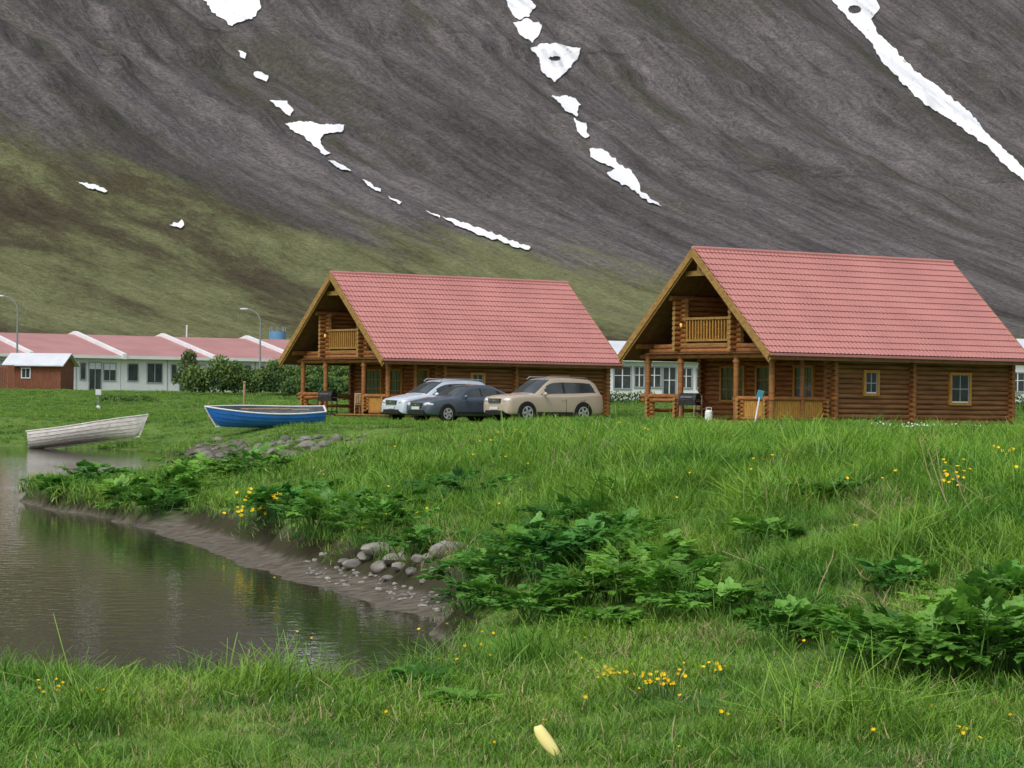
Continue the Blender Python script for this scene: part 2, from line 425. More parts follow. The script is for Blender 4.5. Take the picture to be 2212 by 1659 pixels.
# ------------------------------------------------------------------ water
mw=bpy.data.materials.new('pond_water'); mw.use_nodes=True; nt=mw.node_tree;N=nt.nodes;L=nt.links
b=N['Principled BSDF']; b.inputs['Base Color'].default_value=(.048,.045,.027,1); b.inputs['Roughness'].default_value=.025
b.inputs['IOR'].default_value=1.33; b.inputs['Specular IOR Level'].default_value=.5
g=N.new('ShaderNodeNewGeometry')
def wn(sc,s,d):
    mp=N.new('ShaderNodeMapping'); mp.inputs['Scale'].default_value=sc; L.new(g.outputs['Position'],mp.inputs[0])
    n=N.new('ShaderNodeTexNoise'); n.inputs['Scale'].default_value=s; n.inputs['Detail'].default_value=d; L.new(mp.outputs[0],n.inputs['Vector']); return n.outputs['Fac']
a1=wn((1,.8,1),5,3); a2=wn((1,.45,1),.35,3)
mul=N.new('ShaderNodeMath'); mul.operation='MULTIPLY'; L.new(a1,mul.inputs[0]); L.new(a2,mul.inputs[1])
bp=N.new('ShaderNodeBump'); bp.inputs['Strength'].default_value=.20; bp.inputs['Distance'].default_value=.05
L.new(mul.outputs[0],bp.inputs['Height']); L.new(bp.outputs[0],b.inputs['Normal'])
npmesh('water',[(-160,16,0),(6,16,0),(6,115,0),(-160,115,0)],[(0,1,2,3)],mw,False)

# ------------------------------------------------------------------ log cabin
def roofz(y): return 2.76+ (4.56-abs(y-4.56))*(4.12/4.56)
def build_cabin():
    parts=[]
    Lr=14.2
    S=math.hypot(4.56,4.12); nx,nz=-4.12/S,4.56/S
    cols=np.arange(0,Lr+.001,.0525); rows=[]
    p=.37; k=0
    while k*p<S:
        rows+= [(k*p,.042),(min((k+1)*p-.004,S),.008)]; k+=1
    vv=[];ff=[]
    for side in (0,1):
        o=len(vv); nc=len(cols)
        for bq,h in rows:
            for c in cols:
                hh=h+.015*math.sin(2*math.pi*c/.21)+.06
                y=bq/S*4.56+nx*hh; z=2.76+bq/S*4.12+nz*hh
                if side: y=9.12-y
                vv.append((c,y,z))
        for i in range(len(rows)-1):
            for j in range(nc-1):
                q=(o+i*nc+j,o+i*nc+j+1,o+(i+1)*nc+j+1,o+(i+1)*nc+j)
                ff.append(q if not side else q[::-1])
    b=MB(); b.add(vv,ff,m_roof)
    b.cyl((-.02,4.56,6.93),(Lr+.02,4.56,6.93),.10,m_roof,12)
    for y in (-.06,9.18): b.box((0.0,y-.03,2.70),(Lr,y+.03,2.80),m_roof)
    parts.append(('roof_covering',b,None))
    b=MB()
    for side in (0,1):
        f=(lambda y:y) if not side else (lambda y:9.12-y)
        pr=[(-0.02,2.74),(4.56,6.86),(4.56,6.72),(0.06,2.62)]
        vs=[(x,f(y),z) for x in (.05,Lr-.05) for y,z in pr]
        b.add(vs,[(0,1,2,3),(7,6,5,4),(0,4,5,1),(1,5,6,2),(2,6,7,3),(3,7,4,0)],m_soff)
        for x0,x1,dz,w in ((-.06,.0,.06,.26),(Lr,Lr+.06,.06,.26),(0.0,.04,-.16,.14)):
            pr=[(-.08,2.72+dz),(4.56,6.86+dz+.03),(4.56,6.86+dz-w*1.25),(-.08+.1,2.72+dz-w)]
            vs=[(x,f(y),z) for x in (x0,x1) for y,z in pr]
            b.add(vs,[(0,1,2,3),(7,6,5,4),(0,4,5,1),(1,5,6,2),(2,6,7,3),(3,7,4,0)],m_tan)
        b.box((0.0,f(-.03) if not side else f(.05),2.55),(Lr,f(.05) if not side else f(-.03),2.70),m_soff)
    parts.append(('roof_frame',b,None))
    b=MB(); r=.105; sp=.197
    zs=[.2+i*sp for i in range(13)]
    for z in zs:
        b.cyl((3.58,.75,z),(14.0,.75,z),r,m_logd,10,capm=m_log)
        b.cyl((3.58,8.37,z),(14.0,8.37,z),r,m_logd,10,capm=m_log)
    z=.2+sp/2
    while z<6.5:
        zt=z+.1
        if z<2.55: y0,y1=.45,8.67
        else:
            ins=(zt-2.62)/(4.12/4.56)
            y0,y1=max(ins,.3),9.12-max(ins,.3)
            if y1-y0<.4: break
        for x in (3.9,13.7): b.cyl((x,y0,z),(x,y1,z),r,m_log,10)
        if z<2.6: b.cyl((8.1,.45,z),(8.1,.75,z),r,m_log,10)
        z+=sp
    parts.append(('log_walls',b,40))
    b=MB()
    for y in (.75,2.86,6.26,8.37): b.cyl((.25,y,roofz(y)-.32),(13.95,y,roofz(y)-.32),.11,m_log,10,capm=m_tan)
    b.cyl((.2,4.56,6.55),(13.9,4.56,6.55),.11,m_log,10,capm=m_tan)
    b.box((.28,3.75,5.86),(.40,5.37,6.06),m_tan)
    b.box((.28,4.48,6.06),(.40,4.64,6.5),m_tan)
    for z in (2.72,2.92,3.10):
        ys0=.35 if z<2.8 else (.95 if z<3 else 1.25)
        b.cyl((.85,ys0,z),(.85,9.12-ys0,z),.105,m_log,10,capm=m_tan)
    for yc in (2.86,6.26):
        z=3.02
        while z<roofz(yc)-.35:
            b.cyl((.45,yc,z),(3.9,yc,z),.10,m_log,10,capm=m_tan)
            b.cyl((.85,yc-.33,z+.1),(.85,yc+.33,z+.1),.10,m_log,10,capm=m_tan)
            z+=.2
    for y in (.78,2.86,6.26,8.34):
        b.cyl((.85,y,.2),(.85,y,2.7),.115,m_log,12)
        for z in (1.0,2.45): b.cyl((.85,y,z),(.85,y,z+.1),.15,m_log,12)
    b.cyl((2.4,.78,.2),(2.4,.78,2.6),.09,m_log,10)
    parts.append(('porch_frame',b,40))
    b=MB()
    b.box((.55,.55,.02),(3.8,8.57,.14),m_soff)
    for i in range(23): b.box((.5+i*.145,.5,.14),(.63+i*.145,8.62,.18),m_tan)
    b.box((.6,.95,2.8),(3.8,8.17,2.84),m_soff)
    b.box((.75,2.96,3.16),(3.8,6.16,3.22),m_tan)
    b.box((-.1,4.0,-.05),(.5,5.4,.07),m_tan)
    parts.append(('porch_floor',b,None))
    b=MB()
    b.box((.78,2.98,4.16),(.92,6.14,4.25),m_tan); b.box((.80,2.98,3.30),(.90,6.14,3.38),m_tan)
    n=18
    for i in range(n):
        y=3.06+i*(3.0/(n-1)); b.box((.82,y-.026,3.38),(.88,y+.026,4.16),m_panel)
    for (a,c) in (((.85,.78),(3.75,.78)),((.85,.9),(.85,2.75))):
        v=Vector((c[0]-a[0],c[1]-a[1],0)); n=int(v.length/.115)
        b.cyl((a[0],a[1],1.06),(c[0],c[1],1.06),.09,m_log,10)
        b.cyl((a[0],a[1],.28),(c[0],c[1],.28),.08,m_log,10)
        for i in range(1,n):
            p=Vector((a[0],a[1],0))+v*i/n; e=v.normalized()*.048
            q=Vector((-v.y,v.x,0)).normalized()*.015
            vs=[p-e-q,p+e-q,p+e+q,p-e+q]
            vs=[(t.x,t.y,.36) for t in vs]+[(t.x,t.y,.985) for t in vs]
            b.add(vs,[(0,3,2,1),(4,5,6,7),(0,1,5,4),(1,2,6,5),(2,3,7,6),(3,0,4,7)],m_panel)
    for z in (.95,1.12): b.cyl((.85,6.0,z),(.85,8.7,z),.09,m_log,10,capm=m_tan)
    for yc in (6.45,8.2,2.6,1.0):
        for i in range(5):
            w=.28-.03*i if i<3 else .2+.04*(i-3)
            b.cyl((.85,yc-w,.28+i*.16),(.85,yc+w,.28+i*.16),.08,m_log,10,capm=m_tan)
            b.cyl((.85-.2,yc,.36+i*.16),(.85+.2,yc,.36+i*.16),.08,m_log,10,capm=m_tan)
    b.cyl((.85,8.34,1.0),(3.7,8.34,1.0),.09,m_log,10); b.cyl((.85,8.34,.55),(3.7,8.34,.55),.08,m_log,10)
    for z in (.3,.46,.62,.78,.94): b.cyl((3.45,.78,z),(3.8,.78,z),.08,m_log,10); b.cyl((3.55,.55,z),(3.55,1.0,z),.07,m_log,10,capm=m_tan)
    parts.append(('railings',b,40))
    b=MB()
    def win(xc,w,z0,z1,nx_=1,nz_=1):
        y=.75; 
        b.box((xc-w/2,y-.125,z0),(xc+w/2,y+.02,z1),m_glass)
        fw=.11
        for x0,x1,a,c in ((xc-w/2-fw,xc-w/2,z0-fw,z1+fw),(xc+w/2,xc+w/2+fw,z0-fw,z1+fw)):
            b.box((x0,y-.18,a),(x1,y+.02,c),m_panel)
        b.box((xc-w/2,y-.17,z1),(xc+w/2,y+.02,z1+fw),m_panel); b.box((xc-w/2,y-.17,z0-fw),(xc+w/2,y+.02,z0),m_panel)
        b.box((xc-w/2+.0,y-.14,z0),(xc-w/2+.05,y-.1,z1),m_frame);b.box((xc+w/2-.05,y-.14,z0),(xc+w/2,y-.1,z1),m_frame)
        b.box((xc-w/2+.05,y-.14,z0),(xc+w/2-.05,y-.1,z0+.05),m_white)
        for i in range(1,nx_+1): x=xc-w/2+w*i/(nx_+1); b.box((x-.02,y-.137,z0+.05),(x+.02,y-.11,z1),m_frame)
        for i in range(1,nz_+1): zz=z0+(z1-z0)*i/(nz_+1); b.box((xc-w/2+.05,y-.134,zz-.02),(xc+w/2-.05,y-.11,zz+.02),m_frame)
    win(5.9,.62,1.32,2.12,1,1); win(10.8,1.0,1.0,2.1,1,1)
    def fwin(yc,w,z0,z1,nx_,nz_,x=3.9):
        b.box((x-.125,yc-w/2,z0),(x+.02,yc+w/2,z1),m_glass)
        fw=.1
        for y0,y1 in ((yc-w/2-fw,yc-w/2),(yc+w/2,yc+w/2+fw)): b.box((x-.18,y0,z0-fw),(x+.02,y1,z1+fw),m_panel)
        b.box((x-.17,yc-w/2,z1),(x+.02,yc+w/2,z1+fw),m_panel); b.box((x-.17,yc-w/2,z0-fw),(x+.02,yc+w/2,z0),m_panel)
        for i in range(1,nx_+1): y=yc-w/2+w*i/(nx_+1); b.box((x-.145,y-.022,z0),(x-.11,y+.022,z1),m_tan)
        for i in range(1,nz_+1): zz=z0+(z1-z0)*i/(nz_+1); b.box((x-.141,yc-w/2,zz-.02),(x-.11,yc+w/2,zz+.02),m_tan)
    fwin(6.5,1.35,1.0,2.3,3,2); fwin(2.2,1.0,1.1,2.3,2,2)
    fwin(4.5,.95,.35,2.3,1,3); fwin(4.56,1.6,3.4,5.2,1,0)
    parts.append(('windows',b,None))
    b=MB(); b.ell((.62,6.0,3.95),(.05,.05,.09),m_lit,10,6); b.cyl((.62,6.0,4.04),(.62,6.0,4.1),.05,m_black,8); b.box((.62,5.98,4.1),(.8,6.02,4.13),m_black)
    parts.append(('porch_lamp',b,None))
    return parts
TH=math.radians(36)
parts=build_cabin(); meshes={}
def cabin(A,dA,sc):
    e=empty('log_cabin',(at(A,dA),dA,1.12),TH,sc)
    for n,b,sm in parts:
        if n not in meshes:
            o=b.obj(n,e,sm); meshes[n]=o.data
        else: link(bpy.data.objects.new(n,meshes[n]),e)
    return e
cab2=cabin(1660,105.3,1.0)
cab1=cabin(825,124.7,.965)
bpy.context.view_layer.update()
def inloc(e,x,y,z=0):
    s=e.scale[0]; c,sn=math.cos(TH),math.sin(TH)
    return (e.location.x+s*(x*c-y*sn),e.location.y+s*(x*sn+y*c),e.location.z+s*z)

def grill(loc,rz):
    e=empty('barbecue_grill',loc,rz); b=MB()
    for x in (-.4,.4):
        for y in (-.2,.2): b.cyl((x,y,-.1),(x,y,.75),.025,m_black,8)
    b.box((-.42,-.24,.2),(.42,.24,.24),m_black)
    b.box((-.38,-.24,.7),(.38,.24,.92),m_black)
    b.box((-.75,-.2,.84),(-.39,.2,.88),m_black); b.box((.39,-.2,.84),(.75,.2,.88),m_black)
    for x in (-.42,.42): b.cyl((x,-.25,.1),(x,-.2,.1),.1,m_black,12)
    b.obj('cart',e)
    b=MB(); vs=[];n=10
    for x in (-.39,.39):
        for i in range(n+1):
            t=math.pi*i/n; vs.append((x,-.25*math.cos(t),.925+.26*math.sin(t)))
    fs=[(i,i+1,n+2+i,n+1+i) for i in range(n)]+[tuple(range(n+1)),tuple(range(2*n+1,n,-1))]
    b.add(vs,fs,m_black); b.cyl((-.25,-.27,1.02),(.25,-.27,1.02),.015,m_chrome,8); b.obj('lid',e,40)
grill(inloc(cab2,.2,4.9,.06),TH-1.2); grill(inloc(cab1,.3,5.2,.06),TH-1.2)
e=empty('gas_bottle',inloc(cab2,.35,3.9,.08)); b=MB()
b.cyl((0,0,.03),(0,0,.42),.15,m_white,16); b.ell((0,0,.42),(.15,.15,.1),m_white,16,8); b.cyl((0,0,.5),(0,0,.58),.03,m_black,8)
b.tube([(.1,0,.48),(.1,0,.6),(-.1,0,.6),(-.1,0,.48)],.012,m_white); b.cyl((0,0,-.06),(0,0,.04),.12,m_galv,16); b.obj('bottle',e,40)
def chair(loc,rz):
    e=empty('garden_chair',loc,rz); b=MB()
    for x in (-.22,.22):
        b.box((x-.02,-.22,0),(x+.02,-.18,.45),m_wood); b.box((x-.02,.18,0),(x+.02,.22,.95),m_wood)
    for i in range(5): b.box((-.25,-.22+i*.09,.43),(.25,-.15+i*.09,.46),m_wood)
    for i in range(4): b.box((-.2+i*.11,.185,.5),(-.13+i*.11,.215,.93),m_wood)
    b.box((-.25,.18,.9),(.25,.22,.97),m_wood); b.obj('chair_frame',e)
chair(inloc(cab1,1.2,3.6,.18),TH+2.0); chair(inloc(cab2,1.4,5.6,.18),TH+1.6)
p=inloc(cab2,.5,.9,0); e=empty('paddle',(p[0]-.35,p[1]-.5,p[2]-.05)); b=MB()
b.cyl((-.05,-.5,0),(.18,-.05,1.15),.03,m_whiteroof,8)
R=Euler((.35,.2,.2)).to_matrix()
b.box((.08,-.06,1.08),(.32,-.03,1.42),m_bluep,R); b.obj('handle_and_blade',e)

# ------------------------------------------------------------------ cars
def catmull(P,k,axis=0):
    P=np.moveaxis(P,axis,0); n=len(P); out=[]
    for i in range(n-1):
        p0=P[max(i-1,0)];p1=P[i];p2=P[i+1];p3=P[min(i+2,n-1)]
        for j in range(k):
            t=j/k
            m1=(p2-p0)*.4; m2=(p3-p1)*.4
            out.append((2*t**3-3*t**2+1)*p1+(t**3-2*t**2+t)*m1+(-2*t**3+3*t**2)*p2+(t**3-t**2)*m2)
    out.append(P[-1]); return np.moveaxis(np.array(out),0,axis)
M_tail=M('tail_lamp',(.35,.02,.02),(.25,.01,.01),9,.2,spec=.7)
def car(name,loc,rz,st,paint,L,W,wb,r,glass_side,pillars,ws,rw,rails=False,sc=1):
    """st rows: x,zlow,zbelt,ztop,halfw,halfroof ; front at x=0, car faces -x"""
    e=empty(name,loc,rz,sc)
    rowsP=[]
    for x,zl,zb,zt,w,wr in st:
        rowsP.append([(x,0,zl),(x,w*.8,zl),(x,w*.97,zl+.07),(x,w,zl+(zb-zl)*.45),(x,w*.985,zb-.10),(x,w*.93,zb),(x,wr,zt-.055),(x,wr*.8,zt-.01),(x,0,zt+.015)])
    P=np.array(rowsP,float); K=8; J=8
    Q=catmull(P,K,0); Q=catmull(Q,J,1)
    nr,nc=Q.shape[:2]
    b=MB(); vs=[]
    for i in range(nr):
        for j in range(nc): vs.append(tuple(Q[i,j]))
    for i in range(nr):
        for j in range(nc): vs.append((Q[i,j,0],-Q[i,j,1],Q[i,j,2]))
    fb={}; off=nr*nc
    for i in range(nr-1):
        for j in range(nc-1):
            jj=(j+.5)/J; x=float((Q[i,j,0]+Q[i+1,j,0])/2)
            mat=paint
            g0,g1=glass_side
            lean=(jj-5.1)*.55
            if 5.12<jj<5.80 and g0+lean<x<g1-lean*.6:
                mat=m_glass
                for p in pillars:
                    if abs(x-p)<.055: mat=m_black
            if jj>6.1 and ws[0]<x<ws[1]: mat=m_glass
            if jj>6.1 and rw[0]<x<rw[1]: mat=m_glass
            if jj<1.6: mat=m_black
            k=i*nc+j
            fb.setdefault(mat,[]).append((k,k+nc,k+nc+1,k+1))
            fb.setdefault(mat,[]).append((off+k,off+k+1,off+k+nc+1,off+k+nc))
    first=True
    for mat,fs in fb.items():
        if first: b.add(vs,fs,mat); first=False
        else:
            kk=b.mi(mat)
            for f in fs: b.f.append(f); b.m.append(kk)
    kk=b.mi(paint)
    for i,fl in ((0,False),(nr-1,True)):
        ring=[i*nc+j for j in range(nc)]+[off+i*nc+j for j in range(nc-1,-1,-1)]
        b.f.append(tuple(ring if fl else ring[::-1])); b.m.append(kk)
    o=b.obj('body',e,45)
    bm=bmesh.new(); bm.from_mesh(o.data); bmesh.ops.remove_doubles(bm,verts=bm.verts,dist=.0005); bmesh.ops.recalc_face_normals(bm,faces=bm.faces); bm.to_mesh(o.data); bm.free()
    f0=(L-wb)*.44; xs=[f0,f0+wb]
    for xw in xs:
        for sgn in (-1,1):
            b=MB(); yo=W/2*sgn; n=20
            arc=[(xw+(r+.065)*math.cos(math.pi*(k/n)*1.16-.25),(r)+(r+.065)*math.sin(math.pi*(k/n)*1.16-.25)) for k in range(n+1)]
            arc=[(a,max(c,.26)) for a,c in arc]
            va=[(a,yo*1.004,c) for a,c in arc]+[(a,yo*.7,c) for a,c in arc]
            b.add(va,[tuple(range(n+1)) if sgn<0 else tuple(range(n,-1,-1))]+[(k,n+1+k,n+2+k,k+1) for k in range(n)],m_black)
            b.obj('wheel_arch',e)
            b=MB(); y0=yo*.78; y1=yo*1.015
            b.cyl((xw,y0,r),(xw,y1,r),r,m_tire,28)
            b.cyl((xw,y1,r),(xw,y1+.004*sgn,r),r*.66,m_black,24)
            for s5 in range(5):
                a=s5*2*math.pi/5+.3
                R=Matrix.Rotation(-a,3,'Y')
                b.box((xw-.045,min(y1,y1+.016*sgn),r),(xw+.045,max(y1,y1+.016*sgn),r+r*.64),m_rim,R,(xw,y1,r))
            n=24; ring=[]
            for q in range(n):
                a=2*math.pi*q/n
                for rr,yy in ((r*.68,y1+.012*sgn),(r*.57,y1+.012*sgn)): ring.append((xw+rr*math.cos(a),yy,r+rr*math.sin(a)))
            b.add(ring,[(2*q,2*q+1,(2*q+3)%(2*n),(2*q+2)%(2*n)) for q in range(n)],m_rim)
            b.obj('wheel',e,40)
    b=MB(); zb=st[2][2]
    for sgn in (-1,1):
        R=Matrix.Rotation(-.55*sgn,3,'Z')
        b.ell((.15,sgn*W*.36,zb-.14),(.13,.23,.10),m_lampg,14,8,R)
        b.ell((.07,sgn*W*.36,.38),(.05,.10,.06),m_lampg,10,6)
        b.ell((L-.10,sgn*W*.41,zb-.02),(.09,.09,.14),M_tail,10,6)
        b.ell((ws[0]+.35,sgn*(W*.5+.07),st[4][2]+.06),(.07,.12,.08),paint,10,6)
    b.obj('lamps_and_mirrors',e,60)
    b=MB()
    b.box((-.035,-W*.2,zb-.24),(.12,W*.2,zb-.09),m_black)
    for i in range(3): b.box((-.045,-W*.19,zb-.225+i*.045),(-.03,W*.19,zb-.205+i*.045),m_chrome)
    b.box((-.05,-W*.21,zb-.09),(.1,W*.21,zb-.07),m_chrome)
    b.box((-.03,-W*.3,.28),(.15,W*.3,.44),m_black)
    b.box((-.055,-.26,.47),(-.03,.26,.58),m_plate); b.ell((-.05,0,zb-.155),(.012,.05,.035),m_chrome,10,6)
    b.obj('grille',e)
    b=MB()
    for xx in pillars:
        for sgn in (-1,1): b.box((xx-.006,sgn*W/2*1.0-.004,.36),(xx+.006,sgn*W/2*1.0+.004,st[5][2]-.14),m_black)
        for sgn in (-1,1): b.box((xx-.24,sgn*(W/2*.99)-.02,st[5][2]-.20),(xx-.06,sgn*(W/2*.99)+.02,st[5][2]-.17),paint)
    if rails:
        for sgn in (-1,1):
            b.tube([(1.95,sgn*.60,st[6][3]-.06),(2.1,sgn*.60,st[6][3]+.05),(3.9,sgn*.58,st[6][3]+.03),(4.1,sgn*.58,st[6][3]-.05)],.02,m_chrome,8)
    for sgn in (-1,1): b.box((xs[0]+r+.12,sgn*W/2-.012,.30),(xs[1]-r-.12,sgn*W/2+.012,.40),m_black)
    b.obj('side_trim',e)
    return e
SUV=[(0,.38,.66,.70,.60,.42),(.05,.30,.84,.90,.80,.62),(.25,.27,.97,1.02,.90,.72),(.85,.26,1.01,1.08,.945,.76),(1.30,.26,1.03,1.13,.945,.79),
(2.05,.26,1.05,1.62,.945,.66),(2.5,.26,1.06,1.715,.945,.64),(3.3,.26,1.08,1.72,.945,.64),(4.05,.27,1.12,1.67,.93,.62),(4.42,.30,1.12,1.52,.90,.60),(4.60,.34,1.02,1.15,.86,.62),(4.69,.42,.75,.80,.78,.5)]
SED=[(0,.34,.56,.60,.58,.40),(.05,.26,.68,.74,.76,.58),(.28,.22,.80,.85,.85,.66),(.85,.21,.88,.95,.885,.72),(1.30,.21,.92,1.01,.885,.74),
(2.0,.21,.94,1.38,.885,.60),(2.45,.21,.95,1.455,.885,.57),(3.1,.21,.96,1.44,.885,.57),(3.7,.22,.98,1.24,.87,.58),(4.15,.25,.98,1.06,.85,.62),(4.45,.30,.90,.98,.80,.58),(4.57,.38,.62,.68,.70,.45)]
WAG=[(0,.34,.60,.64,.60,.42),(.05,.26,.74,.80,.78,.60),(.28,.22,.88,.93,.87,.68),(.85,.21,.96,1.04,.90,.74),(1.15,.21,1.0,1.10,.90,.76),
(1.95,.21,1.02,1.54,.90,.62),(2.4,.21,1.02,1.64,.90,.60),(3.2,.21,1.03,1.66,.90,.60),(3.95,.22,1.04,1.60,.88,.58),(4.25,.25,1.02,1.42,.86,.58),(4.42,.30,.90,1.05,.82,.58),(4.5,.38,.62,.68,.72,.45)]
cT,sT=math.cos(TH),math.sin(TH)
def carpos(px,d,L,W,r,wb):
    f0=(L-wb)*.44; wx=at(px,d)
    return wx-(f0*cT+(W/2)*sT), d-(f0*sT-(W/2)*cT)
zc=1.16
ox,oy=carpos(1140,106.5,4.69,1.89,.37,2.70)
car('suv_car',(ox,oy,zc),TH,SUV,m_beige,4.69,1.89,2.70,.37,(1.55,4.30),(2.75,3.65),(1.32,2.1),(4.2,4.57),rails=True)
ox,oy=carpos(968,107.6,4.57,1.77,.32,2.58)
car('sedan_car',(ox,oy,zc-.03),TH,SED,m_navy,4.57,1.77,2.58,.32,(1.5,3.95),(2.55,3.4),(1.32,2.1),(3.35,4.1))
ox,oy=carpos(968-58,109.9,4.5,1.80,.32,2.65)
car('estate_car',(ox,oy,zc-.02),TH,WAG,m_silver,4.5,1.80,2.65,.32,(1.35,4.2),(2.35,3.3),(1.17,2.0),(4.0,4.35),rails=True)

# ------------------------------------------------------------------ boats
def boat(name,loc,rot,L,B,Dp,hull,inner,strakes=6,stripe=None,rise=.45):
    e=empty(name,loc,rot[2],1,rot[0],rot[1])
    N_=28
    def sec(s):
        bw=B/2*(1-(1-min(s/.55,1))**2.2)*(1-.28*max(0,(s-.55)/.45)**2)
        sheer=Dp*(1+rise*(1-s)**2.2*1.0+.12*max(0,(s-.5)/.5)**2)
        keel=Dp*.55*max(0,1-s/.10)**2 if s<.1 else 0
        return max(bw,.012),sheer,keel
    for nm,off,mat in (('hull',0,hull),('inside',.035,inner)):
        vs=[];fs=[]
        for i in range(N_+1):
            s=i/N_; bw,sh,kl=sec(s); x=s*L
            row=[]
            for k in range(strakes):
                for q in (0,1):
                    a=(k+q*.999)/strakes
                    ang=a*math.pi/2
                    y=bw*math.sin(ang)**.75; z=kl+(sh-kl)*(1-math.cos(ang))**.95
                    y+= (.014*(1-q) if nm=='hull' else 0)*min(1,bw*6) 
                    y=max(y-off,0.0) ; z=z+off*(1-a)
                    row.append((y,z,a))
            xo=-.28*(1-s)**6; xf=off if i==0 else 0
            full=[(x+xo*r_[2]+xf,-r_[0],r_[1]) for r_ in reversed(row)]+[(x,0,kl+off)]+[(x+xo*r_[2]+xf,r_[0],r_[1]) for r_ in row]
            vs+=full; per=len(full)
        for i in range(N_):
            for j in range(per-1):
                k=i*per+j; fs.append((k,k+1,k+per+1,k+per))
        fs.append(tuple(N_*per+j for j in range(per)))
        b=MB(); b.add(vs,fs,mat); b.obj(nm,e,25)
    b=MB(); gw=stripe or m_wood
    for sgn in (-1,1):
        pts=[]
        for i in range(N_+1):
            s=i/N_; bw,sh,kl=sec(s); pts.append((s*L-.28*(1-s)**6,sgn*bw,sh))
        b.tube(pts,.028,gw,6)
    bw,sh,kl=sec(1); b.box((L-.03,-bw,sh-.03),(L+.03,bw,sh+.03),gw)
    b.cyl((-.30,0,Dp*(1.05+rise)),(.10,0,.05),.03,gw,8); b.cyl((.10,0,.0),(L,0,-.02),.03,gw,8)
    b.obj('gunwale',e,40)
    b=MB()
    for s in (.3,.55,.8):
        bw,sh,kl=sec(s); b.box((s*L-.12,-bw+.03,sh*.68),(s*L+.12,bw-.03,sh*.68+.03),m_boatin if stripe is m_white else m_wood)
    b.obj('thwarts',e)
    b=MB()
    b.cyl((.25*L,-.1,Dp*1.12),(.72*L,.15,Dp*1.05),.03,m_wood,8); b.box((.70*L,.08,Dp*1.02),(.86*L,.24,Dp*1.05),m_wood)
    b.obj('oar',e)
    return e
boat('rowing_boat',(at(460,101.5),101.5,Hs(at(575,101.5),101)+.09),(math.radians(10),math.radians(-.5),math.radians(8)),4.1,1.6,.60,m_blue,m_boatin,6,m_white,.25)
x,y=at(305,103.0),103.6
boat('rowing_boat',(x,y,.48),(math.radians(12),math.radians(7.5),math.radians(180+8)),4.2,1.45,.55,m_boatw,m_wood,7,m_boatw)

# ------------------------------------------------------------------ rocks
def rocks(name,spots,mat):
    V=[];Fa=[]
    for (x,y,z,s) in spots:
        bm=bmesh.new(); bmesh.ops.create_icosphere(bm,subdivisions=2,radius=1)
        sx,sy,sz=s*random.uniform(.8,1.4),s*random.uniform(.7,1.1),s*random.uniform(.45,.75)
        a=random.uniform(0,6.28); sd=random.random()*50
        o=len(V)
        for v in bm.verts:
            c=v.co; k=1+.35*float(fbm(np.array([c.x*1.1+sd]),np.array([c.y*1.1+c.z*1.3]),2,3)[0])*2
            px_,py_,pz_=c.x*sx*k,c.y*sy*k,c.z*sz*k
            V.append((x+px_*math.cos(a)-py_*math.sin(a),y+px_*math.sin(a)+py_*math.cos(a),z+pz_))
        Fa+= [[o+v.index for v in f.verts] for f in bm.faces]; bm.free()
    o=npmesh(name,V,Fa,mat,True)
    o.data.set_sharp_from_angle(angle=math.radians(28))
sp=[]
for i in range(120):
    px=random.uniform(425,790); py=random.uniform(952,995)-max(0,(px-600))*.06
    x,y,z=hit(px,py,78); sp.append((x,y,max(z,0)+.02,random.choice([.08,.10,.14,.2])*random.uniform(.7,1.2)))
for px,py,s in ((668,968,.32),(700,965,.26),(620,972,.24),(640,985,.2),(560,968,.18),(505,975,.2)):
    x,y,z=hit(px,py,78); sp.append((x,y,max(z,0)+.05,s))
rocks('rock_pile',sp,m_rock2)
sp=[]
for px,py,s in [(825,1200,.17),(790,1211,.10),(765,1225,.10),(850,1215,.12),(880,1208,.10),(905,1213,.09),(745,1218,.07),(865,1231,.10),(820,1235,.11),(960,1199,.14),(985,1188,.11),(930,1208,.08),(895,1183,.09),(700,1205,.06),(915,1261,.06),(940,1243,.07),(770,1243,.05),(840,1253,.07),(890,1243,.06)]:
    x,y,z=hit(px,py); sp.append((x,y,z+s*.25,s))
for i in range(90):
    px=random.uniform(660,960); py=1200+ (px-640)*.27+random.uniform(0,40)
    x,y,z=hit(px,py); sp.append((x,y,max(z,0)+.005,random.uniform(.012,.035)))
rocks('rock_pile',sp,m_rock)

# ------------------------------------------------------------------ vegetation
def tuft(name,n,rad,h,w,straw=.04,lean=.5,seg=3):
    b=MB(); tip=[]
    for i in range(n):
        a=random.uniform(0,6.28); rr=rad*math.sqrt(random.random()); bx_,by_=rr*math.cos(a),rr*math.sin(a)
        la=random.uniform(0,6.28); ln=random.uniform(.1,lean); hh=h*random.uniform(.55,1.15); ww=w*random.uniform(.7,1.3)
        dx,dy=math.cos(la),math.sin(la); sx,sy=-dy,dx
        tw=random.uniform(-.8,.8); sx,sy=sx*math.cos(tw)-sy*math.sin(tw),sx*math.sin(tw)+sy*math.cos(tw)
        vs=[]
        for k in range(seg+1):
            t=k/seg; c=ln*hh*t**1.8*1.2; z=hh*t*(1-.25*ln*t)
            wk=ww*(1-t)**.7*.5 if k<seg else 0.0008
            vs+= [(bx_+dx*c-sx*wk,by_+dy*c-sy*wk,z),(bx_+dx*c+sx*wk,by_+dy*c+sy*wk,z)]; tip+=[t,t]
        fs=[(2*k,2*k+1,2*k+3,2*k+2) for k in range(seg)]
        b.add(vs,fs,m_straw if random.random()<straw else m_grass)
    return b.obj(name,None,None,tip,False)
